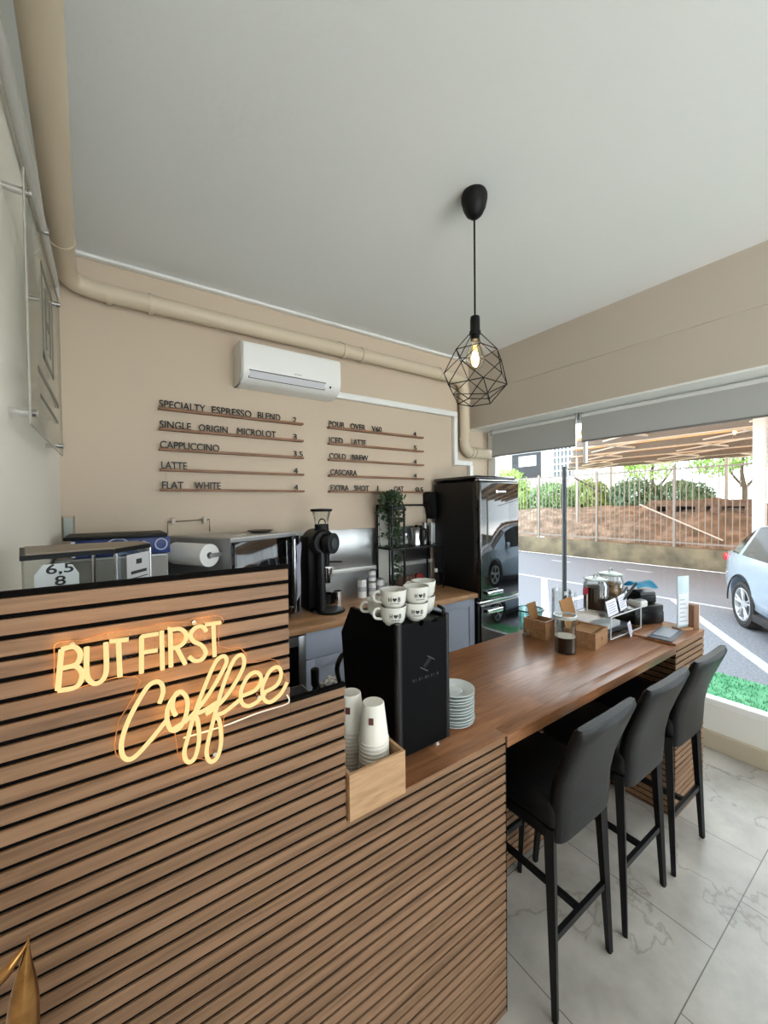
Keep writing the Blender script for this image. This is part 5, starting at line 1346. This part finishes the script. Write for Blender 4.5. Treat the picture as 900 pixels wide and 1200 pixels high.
# leaflet holder
t = thing('leaflet_stand', 'tall clear leaflet stand with a wooden foot at the end of the bar', 'leaflet stand', (2.825, .93, .972), math.radians(-18))
obj('wooden_foot', B().box(-.05, .05, -.03, .03, 0.0005, .016, .002), box_d, t, world=False)
obj('plate', B().box(-.046, .046, -.002, .002, .016, .325, .0008), M('frosted_acrylic', (206, 224, 232), .25, trans=.35), t, world=False)
obj('leaflet', B().box(-.04, .04, -.0045, -.0022, .03, .22), M('leaflet_grey', (206, 210, 216), .6), t, world=False)
pp = B()
for k in range(6): pp.box(-.03, .03-.012*(k % 3), -.006, -.0045, .05+k*.026, .056+k*.026)
obj('print_lines', pp, M('leaflet_print', (160, 164, 174), .6), t, world=False)
t = thing('wooden_block', 'upright brown wooden block behind the clear leaflet stand at the bar end', 'block', (2.888, .90, .972), math.radians(-10))
obj('block_body', B().box(-.028, .026, -.02, .05, .0005, .150, .002), wood('block_walnut', (92, 62, 46), (118, 82, 60), (140, 100, 76), (20, 20, 3), .5), t, world=False)
obj('pale_edge', B().box(.0262, .034, -.02, .05, .0005, .150, .001), M('pale_edge', (206, 186, 160), .5), t, world=False)

# aqua bin on the window sill
t = thing('aqua_bin', 'translucent aqua plastic bin with a dark rim on the window sill by the fridge', 'bin', (3.36, 2.43, .0))
obj('bin_body', B().lathe([(0, 0), (.10, 0), (.125, .24), (.13, .245), (.122, .245), (.097, .006), (0, .006)], 28, (3.40, 2.40, .455), caps=False), teal_p, t)
obj('bin_rim', B().tube([(3.40+.132*math.cos(a), 2.40+.132*math.sin(a), .69) for a in [2*PI*i/30 for i in range(30)]], .007, 8, closed=True), M('rim_dark', (44, 62, 64), .4), t)
obj('bin_contents', B().lathe([(0, 0), (.09, .008), (.10, .06), (.05, .09), (0, .08)], 20, (3.40, 2.40, .457)), M('contents_pale', (190, 222, 218), .6), t)
t.location = (3.40, 2.40, .455)
for ch in t.children: ch.location = (3.36-3.40, 2.43-2.40, -.455)
t2 = thing('plastic_stool', 'low white stool on the floor carrying the aqua bin beside the fridge', 'stool', (3.36, 2.43, 0))
t2.location = (3.33, 2.43, 0)
bb = B().box(3.215, 3.465, 2.28, 2.55, .425, .453, .008)
obj('seat', bb, white_p, t2)
for x in (3.235, 3.445):
    for y in (2.30, 2.53): obj('leg', B().cyl((x, y, 0), (x*.0+3.34+(x-3.34)*.92, 2.415+(y-2.415)*.92, .425), .014, .018, 10), white_p, t2)

# brass bird sculpture at the lower left, on a slim plinth
bx, by = -.098, .60
t = thing('plinth', 'slim dark plinth under the brass bird, below the picture', 'plinth', (bx, by, 0))
obj('plinth_body', B().box(bx-.06, bx+.06, by-.06, by+.06, 0, 1.0, .004), M('plinth_dark', (46, 40, 36), .5), t)
t = thing('brass_bird', 'polished brass bird sculpture with a raised pointed beak, lower left corner', 'sculpture', (bx, by, 1.0))
prof = [(-.090, 1.012, .010), (-.091, 1.04, .014), (-.091, 1.08, .018), (-.090, 1.12, .0195), (-.088, 1.155, .0185), (-.087, 1.175, .0172), (-.086, 1.190, .0162), (-.085, 1.207, .0135), (-.0843, 1.218, .0108), (-.0838, 1.229, .0080), (-.083, 1.238, .0056), (-.082, 1.246, .0036), (-.081, 1.255, .0020), (-.080, 1.263, .0006)]
bb = B(); secs = []
for (x, z, r) in prof:
    x -= .0090; r *= .76; z -= .005*max(0, min(1, (z-1.05)/.1))
    secs.append([bb.bm.verts.new((x+r*math.cos(2*PI*i/24)*(1+.12*math.cos(4*PI*i/24)), by+.9*r*math.sin(2*PI*i/24), z)) for i in range(24)])
for A, C in zip(secs, secs[1:]):
    for i in range(24): bb.bm.faces.new((A[i], A[(i+1) % 24], C[(i+1) % 24], C[i]))
bb.bm.faces.new(secs[0][::-1]); bb.bm.faces.new(secs[-1])
obj('bird_body', bb, brass, t, smooth=70)
wg = B(); R_ = []
P_ = spline([(-.0805, by, 1.2585), (-.0845, by-.001, 1.2525), (-.0935, by-.003, 1.2445), (-.1035, by-.004, 1.237), (-.118, by-.004, 1.230), (-.135, by-.003, 1.226)], 6)
for i, p in enumerate(P_):
    p = p+Vector((-.0090, 0, -.005)); k = i/(len(P_)-1); h_ = .0007+.0078*min(1, k*2.2); R_.append([wg.bm.verts.new((p.x, p.y+.6*h_*math.cos(2*PI*j/14), p.z-h_*.35+h_*math.sin(2*PI*j/14))) for j in range(14)])
for A, C in zip(R_, R_[1:]):
    for j in range(14): wg.bm.faces.new((A[j], A[(j+1) % 14], C[(j+1) % 14], C[j]))
wg.bm.faces.new(R_[0][::-1]); wg.bm.faces.new(R_[-1]); bmesh.ops.recalc_face_normals(wg.bm, faces=wg.bm.faces)
obj('wing', wg, brass, t, smooth=70)
obj('bird_base', B().cyl((bx, by, 1.0005), (bx, by, 1.014), .035, n=24), brass, t)
